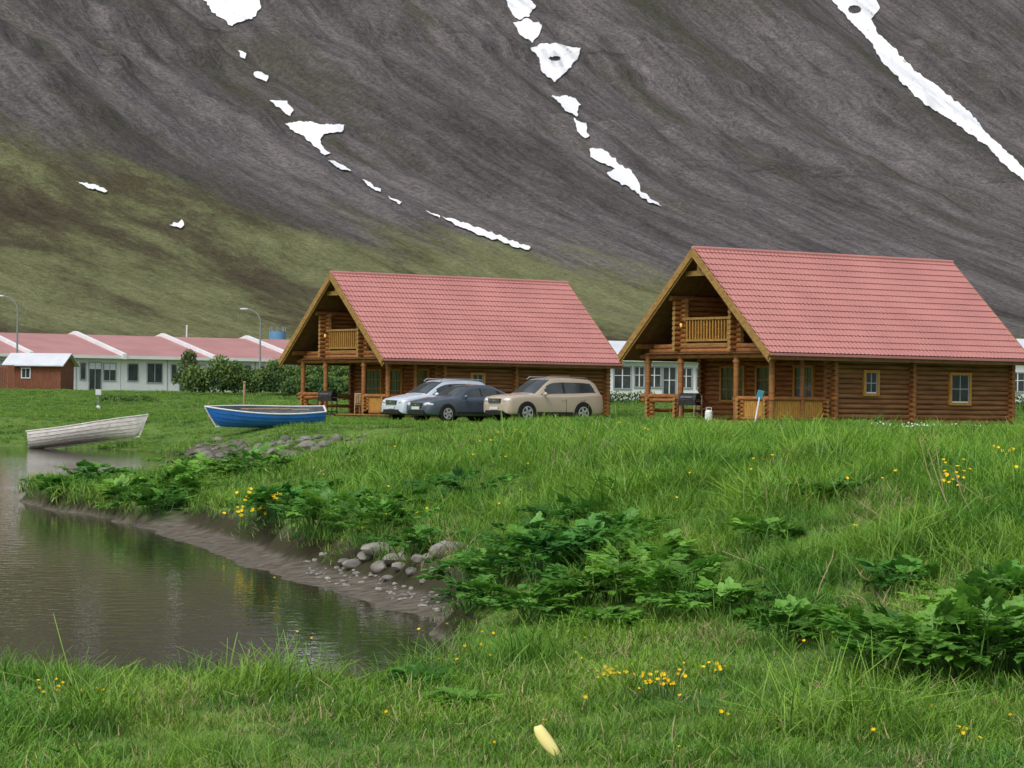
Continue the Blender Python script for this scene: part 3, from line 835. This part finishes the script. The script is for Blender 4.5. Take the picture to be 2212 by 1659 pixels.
def instancer(name,col,pts,rot,scl,idx):
    me=bpy.data.meshes.new(name); me.vertices.add(len(pts)); me.vertices.foreach_set('co',np.asarray(pts,dtype=np.float32).ravel())
    a=me.attributes.new('rot','FLOAT_VECTOR','POINT'); a.data.foreach_set('vector',np.asarray(rot,dtype=np.float32).ravel())
    a=me.attributes.new('scl','FLOAT','POINT'); a.data.foreach_set('value',np.asarray(scl,dtype=np.float32))
    a=me.attributes.new('idx','INT','POINT'); a.data.foreach_set('value',np.asarray(idx,dtype=np.int32))
    o=bpy.data.objects.new(name,me); link(o)
    ng=bpy.data.node_groups.new(name+'_nodes','GeometryNodeTree')
    ng.interface.new_socket('Geometry',in_out='INPUT',socket_type='NodeSocketGeometry')
    ng.interface.new_socket('Geometry',in_out='OUTPUT',socket_type='NodeSocketGeometry')
    N=ng.nodes;L=ng.links
    gi=N.new('NodeGroupInput');go=N.new('NodeGroupOutput'); ip=N.new('GeometryNodeInstanceOnPoints'); ci=N.new('GeometryNodeCollectionInfo')
    ci.inputs['Collection'].default_value=col; ci.inputs['Separate Children'].default_value=True; ci.inputs['Reset Children'].default_value=True
    def na(n,t):
        k=N.new('GeometryNodeInputNamedAttribute'); k.data_type=t; k.inputs['Name'].default_value=n; return k.outputs['Attribute']
    er=N.new('FunctionNodeEulerToRotation'); L.new(na('rot','FLOAT_VECTOR'),er.inputs[0])
    L.new(gi.outputs[0],ip.inputs['Points']); L.new(ci.outputs[0],ip.inputs['Instance'])
    ip.inputs['Pick Instance'].default_value=True
    L.new(na('idx','INT'),ip.inputs['Instance Index']); L.new(er.outputs[0],ip.inputs['Rotation']); L.new(na('scl','FLOAT'),ip.inputs['Scale'])
    L.new(ip.outputs[0],go.inputs[0])
    md=o.modifiers.new('scatter','NODES'); md.node_group=ng
    return o
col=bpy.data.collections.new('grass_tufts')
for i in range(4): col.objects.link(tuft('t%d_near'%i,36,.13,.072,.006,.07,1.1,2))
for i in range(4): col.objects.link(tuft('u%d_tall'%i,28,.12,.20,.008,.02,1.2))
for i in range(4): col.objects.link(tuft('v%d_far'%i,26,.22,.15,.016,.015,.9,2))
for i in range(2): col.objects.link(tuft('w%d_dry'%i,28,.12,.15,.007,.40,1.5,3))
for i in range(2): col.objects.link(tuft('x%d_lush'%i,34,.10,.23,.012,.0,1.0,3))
dd=np.linspace(9.5,175,3000); rho=95*np.minimum(1,(14/dd)**1.25)*(dd*.52)
cdf=np.cumsum(rho); NN=int(cdf[-1]*(dd[1]-dd[0])); cdf/=cdf[-1]
d=np.interp(rng.random(NN),cdf,dd); u=rng.uniform(-.26,.26,NN)
x=u*d; y=d
ws_=wdist(x,y)+fbm(x*1.1,y*1.1,3,2)*.5
mm=mudmask(x,y,ws_)
keep=(ws_>.10)&~((mm>.4)&(ws_<.78+rng.normal(0,.10,NN)))
keep&=~((y>84)&(y<103)&(x>-11.5)&(x<2)&(ws_<2.4-fbm(x*.8,y*.8,2,4)*4+rng.normal(0,.7,NN)))
for e in (cab1,cab2):
    s=e.scale[0]; lx=((x-e.location.x)*cT+(y-e.location.y)*sT)/s; ly=(-(x-e.location.x)*sT+(y-e.location.y)*cT)/s
    keep&=~((lx>.3)&(lx<14)&(ly>.55)&(ly<8.6))
x,y,d,ws_=x[keep],y[keep],d[keep],ws_[keep]
z=H(x,y); n=len(x); print('grass',n)
tall=sstep(.40,.62,z+.08*rng.normal(0,1,n))*.85+(vnoise(x*1.4,y*1.4,15)>.70)*.3
idx=np.where(d>38,8+rng.integers(0,4,n),np.where(rng.random(n)<tall,4+rng.integers(0,4,n),rng.integers(0,4,n)))
pn=vnoise(x*1.5,y*.9,123)*.65+vnoise(x*4,y*3,124)*.35
dryp=(pn>.66)&(d<45)&(rng.random(n)<.55); lush=(pn<.30)&(d<60)&(z>.35)&(rng.random(n)<.6)
idx=np.where(dryp,12+rng.integers(0,2,n),idx); idx=np.where(lush,14+rng.integers(0,2,n),idx)
scl=(.75+.6*rng.random(n))*np.where(d>38,np.clip((d/60)**.3,.8,1.25),(np.maximum(d,14)/16)**.25)*(.55+1.1*vnoise(x*1.2,y*.9,77))
scl=np.where(dryp&(z<.4),scl*.6,scl)
scl=np.where(y>85,scl*.75,scl); scl=np.where(y>98,scl*.75,scl)
rot=np.stack([rng.normal(0,.22,n),rng.normal(0,.22,n),rng.random(n)*6.28],1)
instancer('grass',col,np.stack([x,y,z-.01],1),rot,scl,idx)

def leafplant(loc,R,hgt,n=26,name='leafy_plant',ls=.10):
    b=MB(); tip=[]
    def leaflet(p,d,up,s,t):
        d=d.normalized(); side=d.cross(up).normalized(); u2=side.cross(d)
        pr=[(0,0,0),(.3,.34,.05),(.5,.26,.04),(.62,.36,.03),(.78,.16,-.02),(1,0,-.08)]
        L_=[p+d*s*a+side*s*w+u2*s*h for a,w,h in pr[1:-1]]; R_=[p+d*s*a-side*s*w+u2*s*h for a,w,h in pr[1:-1]]
        mid=[p+d*s*a-u2*s*.03 for a in (.3,.5,.62,.78)]
        vs=[p]+L_+R_+mid+[p+d*s-u2*s*.08]
        fs=[(0,1,9),(0,9,5)]
        for k in range(3): fs+=[(1+k,2+k,10+k,9+k),(9+k,10+k,6+k,5+k)]
        fs+=[(4,13,12),(12,13,8)]
        b.add(vs,fs,m_leaf); tip.extend([max(0,t-.25)]+[t]*8+[t*.7]*4+[t])
    for i in range(n):
        a=random.uniform(0,6.28); el=random.uniform(.1,1.0)
        rr=R*(1-el*.6)*random.uniform(.7,1.1); hh=hgt*random.uniform(.6,1.1)*(.45+.6*el)
        o=Vector((random.uniform(-.25,.25)*R*2,random.uniform(-.25,.25)*R*2,0))
        endp=o*1.5+Vector((rr*math.cos(a),rr*math.sin(a),hh))
        mid=o+Vector((rr*.35*math.cos(a),rr*.35*math.sin(a),hh*.8))
        k0=len(b.v); b.tube([o,mid,endp],.006,m_leaf,4,.003); tip.extend([.4]*(len(b.v)-k0))
        dr=(endp-mid).normalized(); dr=(dr+Vector((0,0,random.uniform(-.35,.25)))).normalized()
        t=.15+.85*random.random()*min(1,hh/hgt+.2)
        sd=dr.cross(Vector((0,0,1))).normalized(); up=sd.cross(dr)
        for q in range(3):
            pp=mid.lerp(endp,.45+.25*q); s=ls*(1.25-.2*q)*random.uniform(.7,1.25)
            for sg in (-1,1):
                leaflet(pp,dr*.45+sd*sg*.9+Vector((0,0,random.uniform(-.45,.45))),up,s,t)
                leaflet(pp+sd*sg*s*.5,dr*.9+sd*sg*.4+Vector((0,0,random.uniform(-.45,.3))),up,s*.8,t)
        leaflet(endp,dr,up,ls*1.2,t)
    o=b.obj(name,None,None,tip); o.location=loc; o.rotation_euler=(0,0,random.uniform(0,6))
    return o
PL=[(1190,1250,.50,.40,56),(1290,1230,.50,.42,56),(1090,1275,.42,.34,46),(1380,1300,.42,.38,46),(1250,1310,.40,.30,40),(1470,1325,.42,.38,44),(1320,1200,.42,.36,40),(1130,1205,.40,.32,36),
(1010,1275,.34,.30,34),(1420,1240,.4,.34,36),(2060,1480,.40,.46,64),(1930,1460,.32,.36,42),(2170,1470,.36,.44,48),(1720,1400,.26,.30,32),(2190,1350,.32,.38,36),(1850,1395,.22,.24,24),(2100,1400,.34,.36,40),
(700,1165,.55,.62,60),(815,1180,.48,.50,50),(560,1030,.75,.50,48),(385,1085,.60,.48,48),(430,1050,.70,.5,44),(620,1130,.55,.45,38),(210,1050,.7,.36,34),(385,1010,.7,.36,32),(270,1100,.55,.40,36),(120,1075,.55,.34,34),(330,1115,.5,.35,30),(900,1205,.34,.32,28),(1560,1345,.26,.26,24),(900,1490,.2,.13,16),(990,1530,.18,.10,14),(1950,1290,.28,.26,24),(1000,1080,.5,.32,28),(1350,1080,.4,.26,24),(740,1090,.5,.3,26),(860,1120,.45,.3,26),(1240,1150,.4,.3,26),
(1030,1330,.3,.26,28),(1160,1345,.3,.22,26),(1300,1370,.3,.2,24),(1640,1180,.3,.22,20),(1780,1090,.35,.22,20)]
for px,py,R_,h_,n_ in PL:
    x,y,z=hit(px,py); leafplant((x,y,z),R_,h_,n_,ls=.085 if y<32 else .12)

b=MB()
def flower(x,y,z,s,mat,h):
    b.cyl((x,y,z),(x+random.uniform(-.03,.03),y,z+h),.003,m_leaf,4)
    tl=Euler((random.uniform(.2,1.0),random.uniform(-.4,.4),0)).to_matrix(); c=Vector((x,y,z+h)); n=7
    vs=[c+tl@Vector((0,0,-.004))]
    for i in range(n*2):
        r_=s*(1 if i%2==0 else .72); a=math.pi*i/n; vs.append(c+tl@Vector((r_*math.cos(a),r_*math.sin(a),.006)))
    b.add(vs,[(0,1+i,1+(i+1)%(2*n)) for i in range(2*n)],mat)
def cluster(px,py,rx,ry,n,s=.021,h=(.18,.3),mat=m_petal):
    for i in range(n):
        x,y,z=hit(px+random.gauss(0,rx),py+random.gauss(0,ry)); flower(x,y,z,s*random.uniform(.7,1.2),mat,random.uniform(*h))
cluster(555,1150,26,12,50,.03,(.25,.5)); cluster(1315,1490,16,5,20,.014,(.08,.12)); cluster(1415,1503,30,6,32,.014,(.08,.12)); cluster(1530,1485,30,9,10,.013,(.08,.12))
cluster(2065,1100,20,16,18,.019,(.22,.33)); cluster(2170,1020,25,6,14,.022,(.18,.27)); cluster(860,1140,60,30,10,.018); cluster(200,1520,40,14,7,.013,(.06,.10))
cluster(1350,1420,500,70,16,.013,(.1,.16)); cluster(1500,1060,500,50,26,.017); cluster(1000,960,200,12,24,.022,(.1,.17)); cluster(2080,1610,8,5,6,.013,(.06,.10)); cluster(1500,1580,450,40,12,.012,(.06,.10))
cluster(120,1505,30,10,6,.012,(.06,.10)); cluster(1980,932,90,3,60,.026,(.14,.20),m_wpetal); cluster(1600,945,200,6,25,.022,(.1,.17)); cluster(980,1430,120,20,8,.013,(.08,.13))
b.obj('wildflowers')
def stalk(p0,p1,nm='dry_stalk'):
    x,y,z=hit(*p0); u,v=ray(*p1); top=Vector((u*y,y,CZ+v*y)); o=Vector((x,y,z-.05))
    e=MB(); mid=o.lerp(top,.5)+Vector((random.uniform(-.03,.03),0,random.uniform(-.02,.03)))
    e.tube([o,mid,top],.006,m_straw,5,.003)
    for k in range(3):
        q=o.lerp(top,random.uniform(.5,.95)); e.tube([q,q+Vector((random.uniform(-.08,.08),0,random.uniform(.02,.1)))],.003,m_straw,4)
    e.obj(nm)
for a,c in [((2062,1115),(2000,955)),((2045,1090),(2015,925)),((2030,1080),(1985,945)),((2190,1110),(2070,1040)),((2170,1170),(2010,1100)),((1950,1140),(1850,1080)),((1560,1250),(1540,1175)),((1000,1230),(965,1140)),((2110,1120),(2060,1010)),((1700,1240),(1560,1190)),((1900,1300),(1840,1215)),((560,1470),(530,1415)),((1750,1330),(1800,1200)),((1480,1200),(1475,1120)),((1850,1540),(1760,1470))]: stalk(a,c)
x,y,z=hit(1190,1642); e=MB(); pts=[]; n=9
for i in range(n):
    t=i/(n-1); w=.034*math.sin(math.pi*(.12+.83*t))**.6
    cx=-.07+.12*t**1.4; cz=.19-.17*t**1.15; cy=-.05*t
    for k in range(7):
        a=math.pi*k/6; pts.append((cx+w*math.cos(a),cy-w*.7*math.sin(a),cz+w*.35*math.cos(a)))
e.add(pts,[(i*7+k,i*7+k+1,(i+1)*7+k+1,(i+1)*7+k) for i in range(n-1) for k in range(6)],m_yellow)
o=e.obj('yellow_plastic_pipe',None,60); o.location=(x,y-.1,z-.01); md=o.modifiers.new('s','SOLIDIFY'); md.thickness=.004

def leafcloud(name,lumps,n,size,mat=m_hedge,trunk=None):
    b=MB(); tip=[]
    if trunk:
        for pts,r0,r1 in trunk: b.tube(pts,r0,m_redwood,6,r1)
        tip.extend([.3]*len(b.v))
    for i in range(n):
        c,r=random.choice(lumps)
        a=random.uniform(0,6.28); ph=math.acos(random.uniform(-.5,1)); k=random.uniform(.55,1.08)
        p=Vector((c[0]+r[0]*k*math.sin(ph)*math.cos(a),c[1]+r[1]*k*math.sin(ph)*math.sin(a),c[2]+r[2]*k*math.cos(ph)))
        R=Euler((random.uniform(0,3),random.uniform(0,3),random.uniform(0,6))).to_matrix(); s=size*random.uniform(.6,1.3)
        vs=[p+R@Vector(q)*s for q in ((-.5,0,0),(0,-.32,.06),(.5,0,0),(0,.32,.06))]
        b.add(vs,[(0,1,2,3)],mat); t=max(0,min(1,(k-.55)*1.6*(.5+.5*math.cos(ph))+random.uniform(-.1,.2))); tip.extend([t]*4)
    return b.obj(name,None,None,tip)
def hedge(name,px0,px1,d,h,n,size=.2,dz=1.1):
    x0,x1=at(px0,d),at(px1,d); L_=[]
    k=int((x1-x0)/.8)+1
    for i in range(k):
        x=x0+(x1-x0)*i/max(1,k-1); y=d+random.uniform(-.6,.6); hh=h*random.uniform(.72,1.1)
        L_.append(((x,y,Hs(x,y)+hh*.42),(random.uniform(.7,1.1),dz,hh*.60)))
    return leafcloud(name,L_,n,size)
hedge('hedge',420,735,168,2.1,15000); hedge('hedge',640,760,160,1.5,5000)
hedge('flowering_shrub',1300,1400,158,.7,900,.14,.6)
hedge('flowering_shrub',2195,2290,150,1.1,900,.14,.6)
hedge('flowering_shrub',245,300,150,.45,500,.12,.4)
x=at(405,172); z=Hs(x,172)
tr=[([(0,0,0),(.05,0,1.0),(0,0,2.0)],.06,.02)]
for i in range(12):
    a=random.uniform(0,6.28); z0=random.uniform(.4,1.5); tr.append(([(0.03,0,z0),(.35*math.cos(a),.35*math.sin(a),z0+.5),(.6*math.cos(a),.6*math.sin(a),z0+.9)],.025,.008))
o=leafcloud('birch_tree',[((0,0,1.3),(.8,.6,.9)),((.1,0,2.1),(.5,.4,.6)),((-.4,0,.8),(.55,.5,.5)),((.45,0,.9),(.5,.5,.5))],1900,.15,trunk=tr); o.location=(x,172,z)

# ------------------------------------------------------------------ row houses
a0=math.atan2(.53,.85)
x0=at(60,200)
e=empty('row_house',(x0,200,2.35),a0)
NU=6; UW=7.25; b=MB(); w=MB(); rf=MB()
for k in range(-1,NU):
    X0=k*UW; X1=X0+UW
    b.box((X0+.02,0,-.6),(X1-.02,15,2.62),m_white)
    pr=[(-.55,2.60),(8.5,4.35),(8.5,4.2),(-.55,2.45)]
    for f in (lambda y:y,lambda y:17-y):
        vs=[(xx,f(yy),zz) for xx in (X0+.16,X1-.16) for yy,zz in pr]
        rf.add(vs,[(0,1,2,3),(7,6,5,4),(0,4,5,1),(1,5,6,2),(2,6,7,3),(3,7,4,0)],m_roof2)
    pr=[(-.7,2.40),(-.7,2.80),(8.5,4.60),(17.7,2.80),(17.7,2.4),(8.5,4.1)]
    vs=[(xx,yy,zz) for xx in (X0-.155,X0+.155) for yy,zz in pr]
    b.add(vs,[(0,1,2,5),(5,2,3,4),(11,8,7,6),(10,9,8,11),(0,6,7,1),(1,7,8,2),(2,8,9,3),(3,9,10,4),(4,10,11,5),(5,11,6,0)],m_white)
    b.box((X0+.16,-.62,2.43),(X1-.16,-.555,2.66),m_white)
    for (c,wd,z0,z1) in ((.95,.75,.85,2.05),(2.7,1.15,.75,2.1),(4.25,.35,.9,2.05),(5.2,.9,.05,2.1),(6.35,.9,.85,2.05)):
        xc=X0+c
        w.box((xc-wd/2,-.03,z0),(xc+wd/2,.02,z1),m_glass)
        for xx in (xc-wd/2-.07,xc+wd/2): w.box((xx,-.07,z0-.07),(xx+.07,.02,z1+.07),m_frame)
        w.box((xc-wd/2,-.065,z1),(xc+wd/2,.02,z1+.07),m_frame); w.box((xc-wd/2,-.065,z0-.07),(xc+wd/2,.02,z0),m_frame)
        if wd>.8: w.box((xc-.03,-.06,z0),(xc+.03,-.03,z1),m_frame)
        if wd>.8 and wd<1: w.box((xc-wd/2,-.045,z1-.45),(xc+wd/2,-.031,z1),m_whiteroof)
    w.box((X0+3.7,-.05,0),(X0+3.75,.02,2.4),m_frame)
b.obj('walls',e); w.obj('windows',e); rf.obj('roof',e)
e=empty('red_house',(at(-65,212),212,2.3),a0); b=MB()
b.box((-3,0,-.5),(2.4,8,4.0),M('dark_red_wall',(.16,.035,.035),(.12,.025,.025),2,.8))
b.box((-3.1,-.1,4.0),(2.5,8.1,4.15),m_white); b.obj('walls',e)
xs0=at(88,188); e=empty('garden_shed',(xs0,188,Hs(xs0,188)-.05),math.radians(-12)); b=MB()
b.box((-1.9,-1.2,-.2),(1.9,1.2,1.78),m_redwood)
for i in range(26): b.box((-1.9+i*.147,-1.222,-.2),(-1.9+i*.147+.12,-1.201,1.78),m_redwood)
b.add([(-1.9,-1.2,1.78),(-1.9,1.2,1.78),(-1.9,0,2.4),(1.9,-1.2,1.78),(1.9,1.2,1.78),(1.9,0,2.4)],[(0,1,2),(3,5,4)],m_redwood); b.obj('walls',e)
b=MB()
for s in (-1,1):
    pr=[(s*1.55,1.70),(0,2.52),(0,2.44),(s*1.55,1.62)]
    vs=[(xx,yy,zz) for xx in (-2.2,2.2) for yy,zz in pr]; b.add(vs,[(0,1,2,3),(7,6,5,4),(0,4,5,1),(1,5,6,2),(2,6,7,3),(3,7,4,0)],m_whiteroof)
b.obj('roof',e)
b=MB(); b.box((-.85,-1.25,.85),(-.3,-1.2,1.45),m_glass)
for q in ((-.91,.79,-.85,1.51),(-.3,.79,-.24,1.51),(-.85,1.45,-.3,1.51),(-.85,.79,-.3,.85),(-.59,.85,-.56,1.45)): b.box((q[0],-1.27,q[1]),(q[2],-1.2,q[3]),m_white)
b.obj('window',e)
e=MB(); 
for i in range(40):
    xx=at(-80,184)+i*.155
    if xx>at(28,184): break
    e.box((xx,184,2.3),(xx+.13,184.04,4.0),m_redwood)
e.box((at(-80,184),184.041,2.7),(at(28,184),184.09,2.8),m_redwood); e.box((at(-80,184),184.041,3.6),(at(28,184),184.09,3.7),m_redwood)
e.obj('wooden_fence')

def whitehouse(px0,px1,d,wins,base,wh,rz=0.12):
    e=empty('white_house',(at(px0,d),d,base),rz); L_=(at(px1,d)-at(px0,d)); b=MB(); w=MB()
    b.box((0,0,-.6),(L_,8,wh),m_white)
    pr=[(-.5,wh-.02),(4,wh+1.15),(4,wh+1.0),(-.5,wh-.16)]
    r=MB()
    for f in (lambda y:y,lambda y:8-y):
        vs=[(xx,f(yy),zz) for xx in (-.4,L_+.4) for yy,zz in pr]; r.add(vs,[(0,1,2,3),(7,6,5,4),(0,4,5,1),(1,5,6,2),(2,6,7,3),(3,7,4,0)],m_whiteroof)
    b.add([(0,0,wh),(0,8,wh),(0,4,wh+1),(L_,0,wh),(L_,8,wh),(L_,4,wh+1)],[(0,1,2),(3,5,4)],m_white)
    for px,wd,z0,z1,arch in wins:
        xc=at(px,d)-at(px0,d)
        w.box((xc-wd/2,-.03,z0),(xc+wd/2,.02,z1),m_glass)
        for xx in (xc-wd/2-.08,xc+wd/2): w.box((xx,-.08,z0-.08),(xx+.08,.02,z1+.08),m_frame)
        w.box((xc-wd/2,-.075,z1),(xc+wd/2,.02,z1+.08),m_frame); w.box((xc-wd/2,-.075,z0-.08),(xc+wd/2,.02,z0),m_frame)
        w.box((xc-.03,-.06,z0),(xc+.03,-.03,z1),m_white); w.box((xc-wd/2,-.055,(z0*.4+z1*.6)-.02),(xc+wd/2,-.03,(z0*.4+z1*.6)+.02),m_white)
    b.obj('walls',e); w.obj('windows',e); r.obj('roof',e)
whitehouse(1270,1640,165,[(1300,.6,.9,1.9,0),(1345,.95,.7,1.95,0),(1382,.5,.8,1.95,0),(1415,.7,.8,1.95,0),(1448,.7,.1,1.95,0),(1485,.6,.8,1.9,0),(1520,.6,.8,1.9,0)],2.15,2.45)
whitehouse(2120,2500,172,[(2200,.8,.8,1.9,0),(2260,.8,.8,1.9,0)],2.2,3.0)
x=at(598,235); b=MB(); b.cyl((x,235,3.0),(x,235,7.7),.72,m_tankb,20)
for i in range(8):
    a=i*math.pi/4; b.cyl((x+.68*math.cos(a),235+.68*math.sin(a),7.7),(x+.68*math.cos(a),235+.68*math.sin(a),8.1),.04,m_galv,6)
b.obj('water_tank',None,40)

def lamp(px,py_top,d,arm):
    x=at(px,d); z=Hs(x,d); u,v=ray(px,py_top); top=CZ+v*d
    e=empty('street_lamp',(x,d,z)); h=top-z; b=MB()
    b.cyl((0,0,0),(0,0,h-1.0),.09,m_galv,10,.05)
    pts=[(0,0,h-1.0)]
    for i in range(1,7):
        t=i/6; pts.append((arm*(1-math.cos(t*math.pi/2)),0,h-1.0+1.0*math.sin(t*math.pi/2)))
    b.tube(pts,.045,m_galv,8,.035); b.obj('pole',e,40)
    b=MB(); b.ell((arm*1.22,0,h+.0),(.34,.13,.08),m_whiteroof,12,8); b.obj('lamp_head',e,60)
lamp(561,668,205,-1.0); lamp(36,640,190,-1.0)
def post(name,px,py1,d,r,mat):
    x=at(px,d); z=Hs(x,d); u,v=ray(px,py1); b=MB(); b.cyl((x,d,z-.1),(x,d,CZ+v*d),r,mat,8)
    b.ell((x,d,CZ+v*d),(r*1.5,r*1.5,r),mat,8,6); b.obj(name,None,40)
post('flag_pole',402,704,222,.06,m_white); post('wooden_post',528,826,135,.06,m_wood); post('wooden_post',452,872,110,.04,m_wood)
x=at(213,140); z=Hs(x,140); b=MB(); b.cyl((x,140,z),(x,140,z+.75),.03,m_galv,8); b.box((x-.14,139.95,z+.7),(x+.14,140,z+.98),m_whiteroof); b.cyl((x,140,z-.02),(x,140,z+.16),.14,m_white,12,.08); b.obj('small_sign_post')

# ------------------------------------------------------------------ light, world, camera
w=bpy.data.worlds.new('World'); scene.world=w; w.use_nodes=True; nt=w.node_tree
sky=nt.nodes.new('ShaderNodeTexSky'); sky.sky_type='NISHITA'; sky.sun_disc=False
EL,AZ=math.radians(52),math.radians(215)
sky.sun_elevation=EL; sky.sun_rotation=AZ; sky.dust_density=4; sky.air_density=1.2
hs=nt.nodes.new('ShaderNodeHueSaturation'); hs.inputs['Saturation'].default_value=.40
nt.links.new(sky.outputs[0],hs.inputs['Color']); nt.links.new(hs.outputs[0],nt.nodes['Background'].inputs[0])
nt.nodes['Background'].inputs[1].default_value=.15
sun=bpy.data.lights.new('sun','SUN'); sun.energy=1.3; sun.angle=math.radians(24); sun.color=(1,.98,.95)
so=bpy.data.objects.new('sun',sun); link(so)
dirv=Vector((math.sin(AZ)*math.cos(EL),math.cos(AZ)*math.cos(EL),math.sin(EL)))
so.rotation_euler=dirv.to_track_quat('Z','Y').to_euler()
cd=bpy.data.cameras.new('camera'); cam=bpy.data.objects.new('camera',cd); link(cam)
cd.sensor_width=36; cd.lens=36*F/2212; cd.clip_start=.5; cd.clip_end=8000
cam.matrix_world=Matrix.Translation((0,0,CZ))@Matrix.Rotation(math.radians(90)+math.atan(40.5/F),4,'X')@Matrix.Rotation(ROLL,4,'Z')
scene.camera=cam
scene.view_settings.view_transform='Standard'; scene.view_settings.look='None'; scene.view_settings.exposure=0
